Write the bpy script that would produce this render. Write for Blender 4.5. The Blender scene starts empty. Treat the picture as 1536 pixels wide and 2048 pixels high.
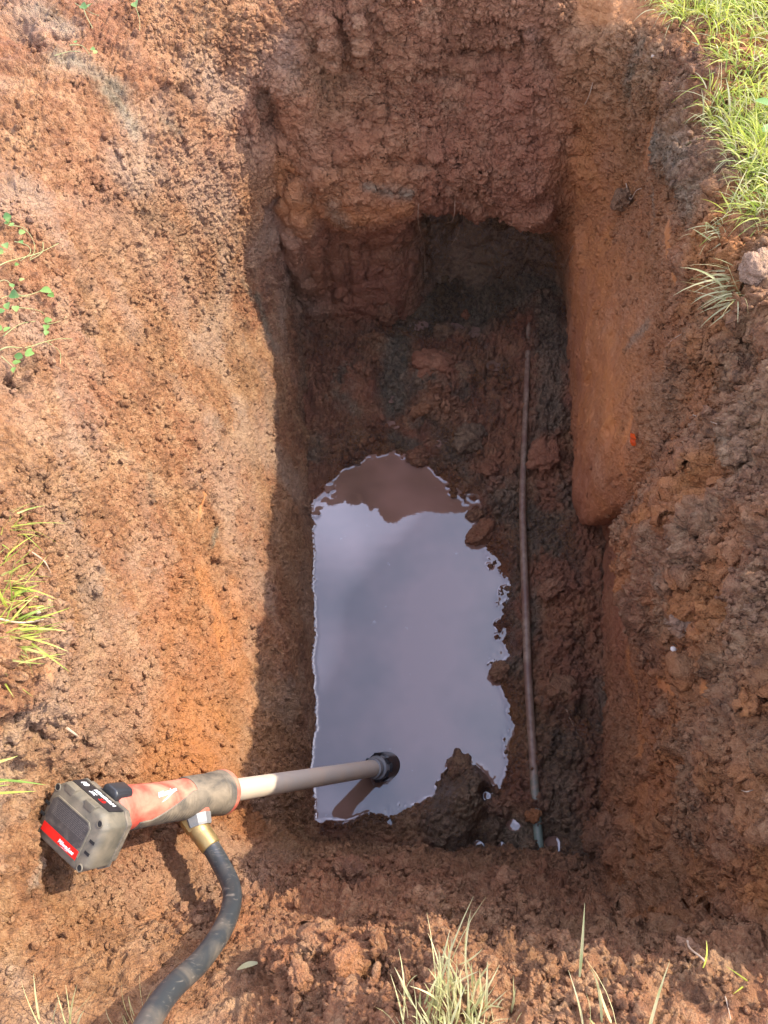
import bpy, math, random
import numpy as np
from mathutils import Vector, Matrix

random.seed(7)
RNG = np.random.default_rng(11)
S = bpy.context.scene
COL = S.collection

# ------------------------------------------------------------------ camera, sky, sun, exposure
PITCH = math.radians(60.0)          # looking down
F = 1540.0                          # focal length in photograph pixels (width 1536)
CAM = np.array([0.0, 0.0, 1.0])
cd = bpy.data.cameras.new('camera'); cam = bpy.data.objects.new('camera', cd); COL.objects.link(cam)
cd.sensor_fit = 'HORIZONTAL'; cd.sensor_width = 36.0; cd.lens = 36.0 * F / 1536.0
cd.clip_start = 0.02; cd.clip_end = 500
cam.location = CAM; cam.rotation_euler = (math.pi / 2 - PITCH, 0, 0)
S.camera = cam

SUN = np.array([0.68, 0.24, 0.64]); SUN = SUN / np.linalg.norm(SUN)
W = bpy.data.worlds.new('World'); S.world = W; W.use_nodes = True
nt = W.node_tree; nt.nodes.clear()
wo = nt.nodes.new('ShaderNodeOutputWorld'); bg = nt.nodes.new('ShaderNodeBackground')
sky = nt.nodes.new('ShaderNodeTexSky'); sky.sky_type = 'NISHITA'; sky.sun_disc = False
sky.sun_elevation = math.asin(SUN[2]); sky.sun_rotation = math.atan2(SUN[0], SUN[1])
sky.dust_density = 2.0
tc = nt.nodes.new('ShaderNodeTexCoord'); nz = nt.nodes.new('ShaderNodeTexNoise')
nz.inputs['Scale'].default_value = 1.7; nz.inputs['Detail'].default_value = 3; nz.inputs['Roughness'].default_value = 0.55
nt.links.new(tc.outputs['Generated'], nz.inputs['Vector'])
cr = nt.nodes.new('ShaderNodeMapRange'); cr.inputs[1].default_value = 0.42; cr.inputs[2].default_value = 0.66
nt.links.new(nz.outputs['Fac'], cr.inputs[0])
mx = nt.nodes.new('ShaderNodeMix'); mx.data_type = 'RGBA'
mul = nt.nodes.new('ShaderNodeMath'); mul.operation = 'MULTIPLY'; mul.inputs[1].default_value = 0.55
nt.links.new(cr.outputs[0], mul.inputs[0]); nt.links.new(mul.outputs[0], mx.inputs[0])
nt.links.new(sky.outputs[0], mx.inputs[6]); mx.inputs[7].default_value = (14.6, 14.2, 19.0, 1)
nt.links.new(mx.outputs[2], bg.inputs['Color']); bg.inputs['Strength'].default_value = 0.15
nt.links.new(bg.outputs[0], wo.inputs[0])

sl = bpy.data.lights.new('sun', 'SUN'); so = bpy.data.objects.new('sun', sl); COL.objects.link(so)
sl.energy = 2.3; sl.angle = math.radians(0.5); sl.color = (1.0, 0.92, 0.78)
so.rotation_euler = Vector(SUN).to_track_quat('Z', 'Y').to_euler()
S.view_settings.view_transform = 'Standard'; S.view_settings.look = 'None'
S.view_settings.exposure = 1.74; S.view_settings.gamma = 1.0
S.cycles.max_bounces = 6; S.cycles.diffuse_bounces = 4
S.cycles.use_denoising = True

# ------------------------------------------------------------------ measuring helpers
cP, sP = math.cos(PITCH), math.sin(PITCH)
def ray(px, py):
    a = (px - 768) / F; b = (1024 - py) / F
    return np.array([a, cP + sP * b, -sP + cP * b])
def on_z(px, py, z):
    d = ray(px, py); return CAM + d * ((z - CAM[2]) / d[2])
def at_t(px, py, t):
    return CAM + ray(px, py) * t
def project(P):
    q = P - CAM
    t = q[..., 1] * cP - q[..., 2] * sP
    u = q[..., 1] * sP + q[..., 2] * cP
    return 768 + F * q[..., 0] / t, 1024 - F * u / t, t

# ------------------------------------------------------------------ noise
def _h(ix, iy, iz, seed):
    h = (ix.astype(np.uint32) * np.uint32(374761393) + iy.astype(np.uint32) * np.uint32(668265263)
         + iz.astype(np.uint32) * np.uint32(2147483647 ^ 0x5bd1e995) + np.uint32((seed * 974634777) & 0xffffffff))
    h = (h ^ (h >> np.uint32(13))) * np.uint32(1274126177)
    h ^= h >> np.uint32(16)
    h = h * np.uint32(2246822519); h ^= h >> np.uint32(15)
    return h
def vnoise(P, seed=0):
    """smooth value noise in -1..1"""
    fl = np.floor(P); f = (P - fl).astype(np.float32); i = fl.astype(np.int64)
    f = f * f * f * (f * (f * 6 - 15) + 10)
    out = np.zeros(len(P), np.float32)
    for dx in (0, 1):
        wx = f[:, 0] if dx else 1 - f[:, 0]
        for dy in (0, 1):
            wy = f[:, 1] if dy else 1 - f[:, 1]
            for dz in (0, 1):
                wz = f[:, 2] if dz else 1 - f[:, 2]
                out += wx * wy * wz * (_h(i[:, 0] + dx, i[:, 1] + dy, i[:, 2] + dz, seed).astype(np.float32) / 2147483648.0 - 1)
    return out
def fbm(P, freq, octv=3, seed=0, gain=0.5):
    o = np.zeros(len(P), np.float32); a = 1.0; s = 0
    for k in range(octv):
        o += a * vnoise(P * freq + 17.3 * k, seed + k); s += a; a *= gain; freq *= 2.03
    return o / s
def cells(P, seed=0):
    """domes: 1 at cell centres, 0 in the creases between clods; and a random value per cell"""
    fl = np.floor(P); i = fl.astype(np.int64); f = (P - fl).astype(np.float32)
    best = np.full(len(P), 9.0, np.float32); rnd = np.zeros(len(P), np.float32)
    for dx in (-1, 0, 1):
        for dy in (-1, 0, 1):
            for dz in (-1, 0, 1):
                if abs(dx) + abs(dy) + abs(dz) == 3: continue
                h = _h(i[:, 0] + dx, i[:, 1] + dy, i[:, 2] + dz, seed)
                ox = (h & np.uint32(1023)).astype(np.float32) / 1024; oy = ((h >> np.uint32(10)) & np.uint32(1023)).astype(np.float32) / 1024
                oz = ((h >> np.uint32(20)) & np.uint32(1023)).astype(np.float32) / 1024
                d = (dx + ox - f[:, 0]) ** 2 + (dy + oy - f[:, 1]) ** 2 + (dz + oz - f[:, 2]) ** 2
                m = d < best; best[m] = d[m]; rnd[m] = ox[m]
    return np.clip(1 - best, -0.3, 1), rnd

# ------------------------------------------------------------------ object helpers
def tag(o, label=None, cat=None, group=None, kind=None):
    if label: o['label'] = label
    if cat: o['category'] = cat
    if group: o['group'] = group
    if kind: o['kind'] = kind
    return o
def link(name, me, mat=None, parent=None):
    o = bpy.data.objects.new(name, me); COL.objects.link(o)
    if mat is not None: me.materials.append(mat)
    if parent is not None: o.parent = parent
    return o
def empty(name, loc, label, cat, group=None):
    o = bpy.data.objects.new(name, None); COL.objects.link(o); o.location = Vector(loc)
    o.empty_display_size = 0.02
    return tag(o, label, cat, group)
def fast_mesh(name, V, Q, smooth=True):
    me = bpy.data.meshes.new(name)
    me.vertices.add(len(V)); me.vertices.foreach_set('co', np.ascontiguousarray(V, np.float32).ravel())
    n = Q.shape[1]
    me.loops.add(Q.size); me.loops.foreach_set('vertex_index', np.ascontiguousarray(Q, np.int32).ravel())
    me.polygons.add(len(Q)); me.polygons.foreach_set('loop_start', np.arange(0, Q.size, n, dtype=np.int32))
    if smooth: me.polygons.foreach_set('use_smooth', np.ones(len(Q), bool))
    me.update(calc_edges=True)
    return me
def set_attr(me, name, A):
    at = me.color_attributes.new(name, 'FLOAT_COLOR', 'POINT')
    at.data.foreach_set('color', np.ascontiguousarray(A, np.float32).ravel())

class MB:
    """collects polygons, then becomes ONE mesh object"""
    def __init__(s): s.v = []; s.f = []
    def add(s, V, Fc, M=None):
        b = len(s.v)
        for p in V:
            p = Vector(p); s.v.append(M @ p if M is not None else p)
        for f in Fc: s.f.append([b + i for i in f])
        return s
    def build(s, name, mat, parent=None, smooth=True, bevel=0.0, inv=None):
        me = bpy.data.meshes.new(name)
        vs = [inv @ p for p in s.v] if inv is not None else s.v
        me.from_pydata([tuple(p) for p in vs], [], s.f); me.update()
        import bmesh
        bm = bmesh.new(); bm.from_mesh(me)
        bmesh.ops.recalc_face_normals(bm, faces=bm.faces)
        bm.to_mesh(me); bm.free()
        for p in me.polygons: p.use_smooth = smooth
        o = link(name, me, mat, parent)
        if bevel:
            m = o.modifiers.new('bevel', 'BEVEL'); m.width = bevel; m.segments = 3; m.limit_method = 'ANGLE'
        if smooth and not bevel:
            try: me.set_sharp_from_angle(angle=math.radians(38))
            except Exception: pass
        return o
def tube_path(mb, pts, rads, n=16, caps=True):
    pts = [Vector(p) for p in pts]; rings = []
    up = Vector((0.13, 0.31, 0.94)).normalized()
    for i, p in enumerate(pts):
        d = (pts[min(i + 1, len(pts) - 1)] - pts[max(i - 1, 0)]).normalized()
        a = d.cross(up)
        if a.length < 0.05: a = d.cross(Vector((1, 0, 0)))
        a.normalize(); b = d.cross(a)
        r = rads[i] if hasattr(rads, '__len__') else rads
        rings.append([p + (a * math.cos(2 * math.pi * k / n) + b * math.sin(2 * math.pi * k / n)) * r for k in range(n)])
        up = b * -1 if False else up
    V = [q for r in rings for q in r]; Fc = []
    for i in range(len(rings) - 1):
        for k in range(n):
            Fc.append([i * n + k, i * n + (k + 1) % n, (i + 1) * n + (k + 1) % n, (i + 1) * n + k])
    if caps:
        Fc.append(list(range(n))[::-1]); Fc.append([(len(rings) - 1) * n + k for k in range(n)])
    mb.add(V, Fc)
def spline(pts, m=8):
    pts = [np.array(p, float) for p in pts]; out = []
    for i in range(len(pts) - 1):
        p0 = pts[max(i - 1, 0)]; p1 = pts[i]; p2 = pts[i + 1]; p3 = pts[min(i + 2, len(pts) - 1)]
        for k in range(m):
            t = k / m
            out.append(0.5 * (2 * p1 + (p2 - p0) * t + (2 * p0 - 5 * p1 + 4 * p2 - p3) * t * t + (3 * p1 - p0 - 3 * p2 + p3) * t ** 3))
    out.append(pts[-1]); return out

# ------------------------------------------------------------------ materials
def newmat(name):
    m = bpy.data.materials.new(name); m.use_nodes = True
    return m, m.node_tree, m.node_tree.nodes, m.node_tree.links, m.node_tree.nodes['Principled BSDF']
def mixc(N, L, fac, a, b, blend='MIX'):
    n = N.new('ShaderNodeMix'); n.data_type = 'RGBA'; n.blend_type = blend
    for s_, v in ((0, fac), (6, a), (7, b)):
        if hasattr(v, 'links'): L.new(v, n.inputs[s_])
        elif s_ == 0: n.inputs[0].default_value = v
        else: n.inputs[s_].default_value = tuple(v) + (1,) if len(v) == 3 else v
    return n.outputs[2]
def mapr(N, L, v, a, b, c=0.0, d=1.0):
    n = N.new('ShaderNodeMapRange'); L.new(v, n.inputs[0])
    for i, x in enumerate((a, b, c, d)): n.inputs[i + 1].default_value = x
    return n.outputs[0]
def noise(N, L, scale, detail=4, rough=0.55, vec=None, dist=0.0):
    n = N.new('ShaderNodeTexNoise'); n.inputs['Scale'].default_value = scale; n.inputs['Detail'].default_value = detail
    n.inputs['Roughness'].default_value = rough; n.inputs['Distortion'].default_value = dist
    if vec is not None: L.new(vec, n.inputs['Vector'])
    return n.outputs['Fac']
def math_(N, L, op, a, b=None):
    n = N.new('ShaderNodeMath'); n.operation = op
    for i, v in enumerate((a, b)):
        if v is None: continue
        if hasattr(v, 'links'): L.new(v, n.inputs[i])
        else: n.inputs[i].default_value = v
    return n.outputs[0]

def soil_material(name='soil', use_masks=True, tint=(1, 1, 1), wetness=0.0):
    m, T, N, L, B = newmat(name)
    co = N.new('ShaderNodeTexCoord').outputs['Object'] if not use_masks else N.new('ShaderNodeNewGeometry').outputs['Position']
    n1 = noise(N, L, 3.2, 5, 0.6, co); n2 = noise(N, L, 14, 6, 0.62, co); n3 = noise(N, L, 75, 5, 0.65, co); n4 = noise(N, L, 330, 4, 0.7, co)
    brown = (0.335, 0.168, 0.070); red = (0.325, 0.130, 0.056); tan = (0.53, 0.325, 0.165); dark = (0.105, 0.052, 0.026)
    c = mixc(N, L, mapr(N, L, n1, 0.38, 0.62), brown, red)
    c = mixc(N, L, mapr(N, L, n2, 0.5, 0.72, 0, 0.75), c, tan)
    c = mixc(N, L, mapr(N, L, n2, 0.47, 0.3, 0, 0.7), c, dark)
    c = mixc(N, L, mapr(N, L, n3, 0.5, 0.7, 0, 0.55), c, tan)
    c = mixc(N, L, mapr(N, L, n3, 0.48, 0.34, 0, 0.7), c, dark)
    c = mixc(N, L, mapr(N, L, n4, 0.60, 0.72, 0, 0.5), c, (0.50, 0.33, 0.24))
    c = mixc(N, L, mapr(N, L, n4, 0.42, 0.32, 0, 0.5), c, (0.10, 0.055, 0.042))
    rough = None
    if use_masks:
        a = N.new('ShaderNodeAttribute'); a.attribute_name = 'mask'
        sp = N.new('ShaderNodeSeparateColor'); L.new(a.outputs['Color'], sp.inputs[0])
        a2 = N.new('ShaderNodeAttribute'); a2.attribute_name = 'mask2'
        sp2 = N.new('ShaderNodeSeparateColor'); L.new(a2.outputs['Color'], sp2.inputs[0])
        org, gry, wet = sp.outputs[0], sp.outputs[1], sp.outputs[2]
        smooth, redm, pale = sp2.outputs[0], sp2.outputs[1], sp2.outputs[2]
        oc = mixc(N, L, mapr(N, L, n2, 0.35, 0.65), (0.54, 0.215, 0.06), (0.42, 0.155, 0.052))
        c = mixc(N, L, math_(N, L, 'MULTIPLY', org, 0.85), c, oc)
        rc = mixc(N, L, mapr(N, L, n2, 0.35, 0.65), (0.29, 0.105, 0.052), (0.39, 0.165, 0.088))
        c = mixc(N, L, math_(N, L, 'MULTIPLY', redm, 0.75), c, rc)
        gc = mixc(N, L, mapr(N, L, n3, 0.4, 0.62), (0.12, 0.108, 0.07), (0.28, 0.25, 0.165))
        c = mixc(N, L, math_(N, L, 'MULTIPLY', gry, 0.85), c, gc)
        c = mixc(N, L, math_(N, L, 'MULTIPLY', pale, 0.7), c, (0.50, 0.37, 0.26))
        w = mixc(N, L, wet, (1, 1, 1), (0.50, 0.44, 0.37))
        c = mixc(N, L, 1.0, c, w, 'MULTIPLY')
        rough = mapr(N, L, math_(N, L, 'ADD', wet, mapr(N, L, n3, 0.4, 0.6, -0.12, 0.12)), 0.2, 1.0, 0.88, 0.16)
        L.new(rough, B.inputs['Roughness']); L.new(mapr(N, L, wet, 0, 1, .35, .9), B.inputs['Specular IOR Level'])
        bstr = mapr(N, L, smooth, 0, 1, 1.0, 0.25)
    else:
        c = mixc(N, L, 1.0, c, tint, 'MULTIPLY')
        B.inputs['Roughness'].default_value = 0.85 - 0.45 * wetness
        bstr = None
    L.new(c, B.inputs['Base Color'])
    B.inputs['Specular IOR Level'].default_value = 0.42 if not use_masks else .4
    vo = N.new('ShaderNodeTexVoronoi'); vo.inputs['Scale'].default_value = 230; L.new(co, vo.inputs['Vector'])
    h1 = math_(N, L, 'MULTIPLY', vo.outputs['Distance'], -0.0045)
    h2 = math_(N, L, 'MULTIPLY', n4, 0.0075)
    h3 = math_(N, L, 'MULTIPLY', n3, 0.014)
    h = math_(N, L, 'ADD', h1, math_(N, L, 'ADD', h2, h3))
    if bstr is not None: h = math_(N, L, 'MULTIPLY', h, bstr)
    bp = N.new('ShaderNodeBump'); bp.inputs['Strength'].default_value = 1.0; bp.inputs['Distance'].default_value = 1.0
    L.new(h, bp.inputs['Height']); L.new(bp.outputs[0], B.inputs['Normal'])
    return m
SOIL = soil_material('soil')

# ------------------------------------------------------------------ the pit: rings of points round the trench, base to rim and out
# a station is base, low, lip, upper, rim, outer; each (px, py, z) measured in the photograph, with its height z in metres; some unseen outer ground is raised to cast shade
ST = [
 # left wall, near to far
 ('A2', (640,1540,-1.27),(560,1560,-.93),(420,1590,-.65),(190,1640,-.44),(-60,1620,-.14),(-600,1800,0)),
 ('B1', (638,1400,-1.27),(542,1400,-.90),(370,1400,-.58),(190,1390,-.28),(10,1370,0),(-500,1420,0.02)),
 ('B2', (636,1200,-1.27),(545,1200,-.90),(370,1190,-.55),(190,1170,-.26),(20,1150,0),(-500,1150,0.02)),
 ('B3', (640,900,-1.27),(545,880,-.88),(385,860,-.52),(200,830,-.24),(20,790,0),(-500,700,0.02)),
 ('B4', (628,720,-1.20),(552,640,-.86),(400,590,-.50),(220,530,-.22),(20,460,0),(-450,250,0.02)),
 ('B5', (609,640,-1.18),(556,520,-.74),(478,420,-.42),(320,300,-.16),(60,150,0.02),(-400,-100,0.03)),
 ('B6', (609,640,-1.16),(560,460,-.62),(548,300,-.34),(480,130,-.10),(300,0,0.02),(50,-300,0.05)),
 # back-left corner
 ('C1', (616,650,-1.18),(588,480,-.62),(572,300,-.34),(562,130,-.12),(556,-40,.0),(420,-330,0.0)),
 # back wall
 ('D1', (690,660,-1.15),(680,490,-.74),(680,420,-.52),(690,200,-.25),(700,-60,.04),(640,-190,0.04)),
 ('D2', (800,650,-1.14),(790,490,-.76),(790,425,-.54),(790,200,-.25),(790,-60,.08),(760,-190,0.17)),
 ('D3', (870,610,-1.12),(870,425,-.78),(868,403,-.54),(860,200,-.26),(860,-50,.05),(880,-140,0.14)),
 ('D4', (980,600,-1.1),(985,420,-.76),(970,415,-.55),(960,200,-.26),(960,-30,.03),(990,-90,0.07)),
 ('D5', (1080,600,-1.12),(1085,450,-.78),(1080,452,-.58),(1060,210,-.25),(1070,-10,.02),(1120,-70,0.05)),
 # back-right corner
 ('E1', (1120,620,-1.15),(1124,500,-.80),(1128,440,-.60),(1150,200,-.21),(1190,0,.02),(1280,-120,0.05)),
 # right wall, far to near
 ('R1', (1133,760,-1.2),(1137,640,-.92),(1160,500,-.62),(1255,330,-.28),(1375,150,0),(1700,-100,.03)),
 ('R2', (1146,960,-1.24),(1150,850,-.96),(1205,730,-.62),(1310,600,-.30),(1440,470,0),(1900,300,.03)),
 ('R3', (1152,1030,-1.25),(1160,1020,-.98),(1218,985,-.66),(1370,850,-.30),(1530,700,.02),(2000,600,.05)),
 ('R3b', (1154,1037,-1.25),(1162,1030,-.99),(1222,996,-.67),(1368,860,-.31),(1532,715,.02),(2000,625,.05)),
 ('R4', (1166,1046,-1.25),(1198,1046,-1.10),(1254,1046,-.76),(1262,1060,-.46),(1560,960,.03),(2000,950,.10)),
 ('R5', (1180,1300,-1.25),(1222,1290,-1.03),(1262,1290,-.80),(1310,1310,-.50),(1580,1290,.03),(2000,1300,.18)),
 ('R6', (1202,1540,-1.25),(1222,1540,-1.03),(1275,1560,-.78),(1385,1600,-.42),(1600,1640,.0),(2000,1700,.17)),  # outer ground here and beside it raised out of view to shade the near slope
 # near-right corner
 ('R7', (1180,1690,-1.25),(1200,1730,-1.03),(1260,1780,-.76),(1410,1850,-.38),(1560,1930,-.04),(1900,2150,.05)),
 # near slope
 ('N1', (1060,1700,-1.25),(1065,1735,-1.02),(1080,1800,-.72),(1110,1900,-.34),(1150,1990,-.04),(1250,2260,0)),
 ('N2', (860,1690,-1.25),(855,1725,-1.0),(850,1785,-.71),(870,1870,-.36),(890,1970,-.06),(900,2260,0)),
 ('N3', (720,1670,-1.27),(700,1710,-1.0),(680,1770,-.73),(690,1860,-.42),(715,1970,-.14),(700,2260,0)),
 ('N4', (650,1650,-1.27),(606,1690,-.98),(550,1750,-.72),(505,1840,-.52),(440,1960,-.32),(350,2260,-.16)),
 ('A1', (642,1600,-1.27),(572,1640,-.95),(480,1700,-.68),(290,1800,-.50),(60,1900,-.30),(-400,2260,-.08)),
]
# soil masks, some bounced light and hollow shade put in: clod size weight, wet, orange, red, smooth for base, low, lip, upper, rim
CH = {
 'A2': [(.3,.55,.1,.0,.3),(.4,.25,.1,.2,.2),(.45,.0,.55,.0,.1),(.5,.0,.05,.0,0),(.6,.0,0,0,0)],
 'B1': [(.3,.55,.1,.0,.3),(.4,.25,.1,.2,.2),(.4,.0,.6,.0,.2),(.45,.0,.1,.0,0),(.6,.0,0,0,0)],
 'B2': [(.3,.55,.0,.0,.3),(.4,.22,.1,.2,.2),(.4,.0,.3,.0,.1),(.45,.0,.0,.0,0),(.6,.0,0,0,0)],
 'B3': [(.3,.6,.0,.0,.3),(.35,.28,.0,.1,.2),(.4,.0,.05,.0,0),(.4,.0,.0,.0,0),(.5,.0,0,.1,0)],
 'B4': [(.3,.7,.0,.1,.3),(.35,.30,.0,.1,.2),(.4,.0,.0,.0,0),(.4,.0,.0,.1,0),(.5,.0,0,.2,0)],
 'B5': [(.3,.6,.0,.5,.4),(.3,.30,.0,.3,.3),(.4,.0,.1,.1,0),(.4,.0,.0,.2,0),(.5,.0,0,.3,0)],
 'B6': [(.2,.5,.1,.6,.5),(.2,.2,.1,.5,.5),(.35,.0,.1,.4,.3),(.4,.0,.0,.3,0),(.5,.0,0,.3,0)],
 'C1': [(.2,.5,.1,.6,.5),(.2,.2,.2,.5,.5),(.35,.05,.3,.4,.4),(.4,.0,.0,.4,.2),(.5,.0,0,.3,.1)],
 'D1': [(.3,.55,.0,.8,.5),(.25,.4,.1,.8,.6),(.5,.1,.55,.4,.3),(.6,.0,.05,.7,.2),(.7,.0,0,.4,0)],
 'D2': [(.3,.6,.0,.8,.4),(.25,.5,.1,.8,.6),(.5,.15,.5,.4,.3),(.6,.0,.0,.7,.2),(.7,.0,0,.4,0)],
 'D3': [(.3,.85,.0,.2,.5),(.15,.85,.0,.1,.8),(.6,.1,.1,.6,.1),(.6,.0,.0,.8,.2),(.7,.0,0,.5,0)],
 'D4': [(.3,.9,.0,.0,.5),(.15,.9,.0,.0,.8),(.6,.1,.1,.7,.1),(.6,.0,.05,.8,.2),(.7,.0,0,.5,0)],  # wet kept high so the hollow's shade is put into the colour
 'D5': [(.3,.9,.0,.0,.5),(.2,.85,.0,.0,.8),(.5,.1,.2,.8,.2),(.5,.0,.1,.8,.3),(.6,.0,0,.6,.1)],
 'E1': [(.3,.85,.0,.0,.6),(.2,.6,.1,.1,.7),(.3,.1,.7,.3,.4),(.5,.0,.5,.3,.3),(.6,.0,.1,.2,.1)],
 'R1': [(.2,.8,.1,.0,.7),(.15,.12,.5,.6,.8),(.25,.05,.95,.2,.5),(.6,.1,.6,.1,.2),(.8,.15,0,0,0)],  # orange clay, deepened to paint warm bounce light on this wall
 'R2': [(.2,.6,.1,.3,.7),(.1,.08,.5,.7,.85),(.15,.0,.98,.2,.8),(.5,.05,.6,.1,.3),(.8,.1,0,0,0)],
 'R3': [(.2,.5,.1,.5,.7),(.1,.08,.5,.8,.8),(.3,.0,.9,.3,.6),(.9,.1,.05,.1,.0),(1.,.1,0,0,0)],
 'R3b': [(.2,.5,.1,.5,.7),(.1,.08,.5,.8,.8),(.3,.0,.9,.3,.6),(.9,.1,.05,.1,.0),(1.,.1,0,0,0)],
 'R4': [(.3,.5,.1,.5,.6),(.15,.3,.2,.9,.7),(.3,.2,.2,.8,.5),(1.,.05,.0,.1,.0),(1.,.1,0,.1,0)],
 'R5': [(.5,.6,.1,.3,.5),(.3,.2,.2,.9,.6),(.4,.15,.4,.6,.5),(1.,.05,.1,.1,.0),(1.,.1,0,.1,0)],
 'R6': [(.5,.7,.1,.2,.3),(.7,.35,.2,.5,.2),(.9,.15,.4,.2,.2),(.9,.12,.15,.1,.0),(1.,.1,.1,.1,0)],
 'R7': [(.6,.8,.1,.0,.2),(.9,.5,.1,.2,0),(1.,.2,.3,.0,0),(.9,.15,.2,.0,.0),(.9,.0,.1,.0,0)],
 'N1': [(.7,.8,.1,.0,.1),(.9,.35,.1,.1,0),(1.,.25,.1,.1,0),(1.,.2,.05,.0,.0),(.8,.0,0,.0,0)],
 'N2': [(.7,.8,.1,.0,.1),(.9,.35,.1,.1,0),(1.,.2,.1,.1,0),(1.,.15,.05,.0,.0),(.8,.0,0,.0,0)],
 'N3': [(.6,.6,.1,.0,.1),(.8,.3,.1,.1,0),(.9,.2,.1,.2,0),(.9,.12,.1,.0,.0),(.7,.0,.1,.0,0)],
 'N4': [(.4,.5,.1,.0,.2),(.6,.25,.1,.1,.1),(.8,.12,.1,.1,0),(.8,.05,.2,.0,.0),(.6,.0,.1,.0,0)],
 'A1': [(.3,.5,.1,.0,.2),(.5,.25,.1,.1,.1),(.6,.05,.3,.0,.1),(.6,.0,.2,.0,.0),(.6,.0,.1,.0,0)],
}
K = len(ST); NL = 7
CT = np.zeros((K, NL, 8))
for k, row in enumerate(ST):
    for l in range(6):
        CT[k, l, :3] = on_z(*row[l + 1])
        CT[k, l, 3:] = CH[row[0]][min(l, 4)]
    o = CT[k, 5, :3] - np.array([0.1, 0.9, 0]); o[2] = 0; o /= np.linalg.norm(o)
    CT[k, 6, :3] = CT[k, 5, :3] * np.array([1, 1, 0]) + o * 2.6
    CT[k, 6, 3:] = CT[k, 5, 3:]

def hermite(C, knots, u, closed):
    """C (n, ...) values at knots, evaluated at u; closed adds a wrap-around"""
    n = len(C)
    if closed:
        Lc = knots[-1]; kk = knots[:-1]
        Cx = np.concatenate([C[-1:], C, C[:2]]); kx = np.concatenate([[kk[-1] - Lc], kk, [Lc, Lc + kk[1]]])
    else:
        Cx = np.concatenate([2 * C[:1] - C[1:2], C, 2 * C[-1:] - C[-2:-1]])
        kx = np.concatenate([[2 * knots[0] - knots[1]], knots, [2 * knots[-1] - knots[-2]]])
    sh = (-1,) + (1,) * (C.ndim - 1)
    d = (Cx[1:] - Cx[:-1]) / (kx[1:] - kx[:-1]).reshape(sh)
    h = (kx[1:] - kx[:-1]).reshape(sh)
    T = (d[:-1] * h[1:] + d[1:] * h[:-1]) / (h[1:] + h[:-1])
    j = np.clip(np.searchsorted(kx[1:-1], u, side='right') - 1, 0, len(kx) - 4)
    hh = (kx[j + 2] - kx[j + 1]).reshape(sh); t = ((u - kx[j + 1]) / (kx[j + 2] - kx[j + 1])).reshape(sh)
    p0, p1, m0, m1 = Cx[j + 1], Cx[j + 2], T[j], T[j + 1]
    return (2 * t ** 3 - 3 * t ** 2 + 1) * p0 + (t ** 3 - 2 * t ** 2 + t) * hh * m0 + (-2 * t ** 3 + 3 * t ** 2) * p1 + (t ** 3 - t ** 2) * hh * m1

seg = np.array([np.linalg.norm(CT[(k + 1) % K, 1:5, :3] - CT[k, 1:5, :3], axis=1).mean() for k in range(K)])
knots = np.concatenate([[0], np.cumsum(np.maximum(seg, 0.012))])
NU = 2100
G = hermite(CT, knots, np.linspace(0, knots[-1], NU, endpoint=False), True)      # NU x NL x 8
lk = np.array([0, .28, .62, 1.02, 1.42, 2.0, 5.0])
lv = np.concatenate([np.linspace(0, 1.42, 600, endpoint=False), np.linspace(1.42, 2.0, 90, endpoint=False), np.linspace(2.0, 5.0, 60)])
G = hermite(np.swapaxes(G, 0, 1), lk, lv, False)                                  # NV x NU x 8
NV = len(lv)
P = G[..., :3].copy(); CHN = np.clip(G[..., 3:], 0, 1)
far = np.clip((lv - 2.0) / 3.0, 0, 1)[:, None]
P[..., 2] = P[..., 2] * (1 - far) + far * (0.0)
def normals(P):
    du = np.roll(P, -1, 1) - np.roll(P, 1, 1); dv = np.gradient(P, axis=0)
    n = np.cross(du, dv); n /= np.linalg.norm(n, axis=2, keepdims=True) + 1e-9
    if n[300, :, 0][0] < 0 if False else False: n = -n
    return n
n0 = normals(P)
if n0[int(NV * .93), :, 2].mean() < 0: SGN = -1
else: SGN = 1
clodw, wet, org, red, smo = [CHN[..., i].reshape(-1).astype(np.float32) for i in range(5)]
gry = np.zeros_like(wet); pale = np.zeros_like(wet)
Pf = P.reshape(-1, 3); Nf = (SGN * n0).reshape(-1, 3)
pxv, pyv, tv = project(Pf)

def pick(px, py, PX, PY, TT, r=9):
    d = (PX - px) ** 2 + (PY - py) ** 2
    c = np.where((d < r * r) & (TT > 0.1))[0]
    if len(c) == 0: return int(np.argmin(np.where(TT > 0.1, d, 1e12)))
    tm = TT[c].min(); c = c[TT[c] < tm + 0.05]
    return int(c[np.argmin(d[c])])
WARP = np.stack([fbm(Pf, 9, 3, 101), fbm(Pf, 9, 3, 131), fbm(Pf, 9, 3, 151)], 1)
def capsule(p0, p1, r, soft=0.5, warp=0.6, base=None):
    """how much each point of the soil lies in a patch that runs between two places on it"""
    A = Pf[pick(*p0, pxv, pyv, tv)]; Bq = Pf[pick(*p1, pxv, pyv, tv)]
    Q = Pf + WARP * (r * warp)
    ab = Bq - A; L2 = max(float(ab @ ab), 1e-9)
    s = np.clip(((Q - A) @ ab) / L2, 0, 1)
    d = np.linalg.norm(Q - A - s[:, None] * ab, axis=1) / r
    return np.clip((1 + soft - d) / (2 * soft), 0, 1).astype(np.float32) ** 1.5

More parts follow.
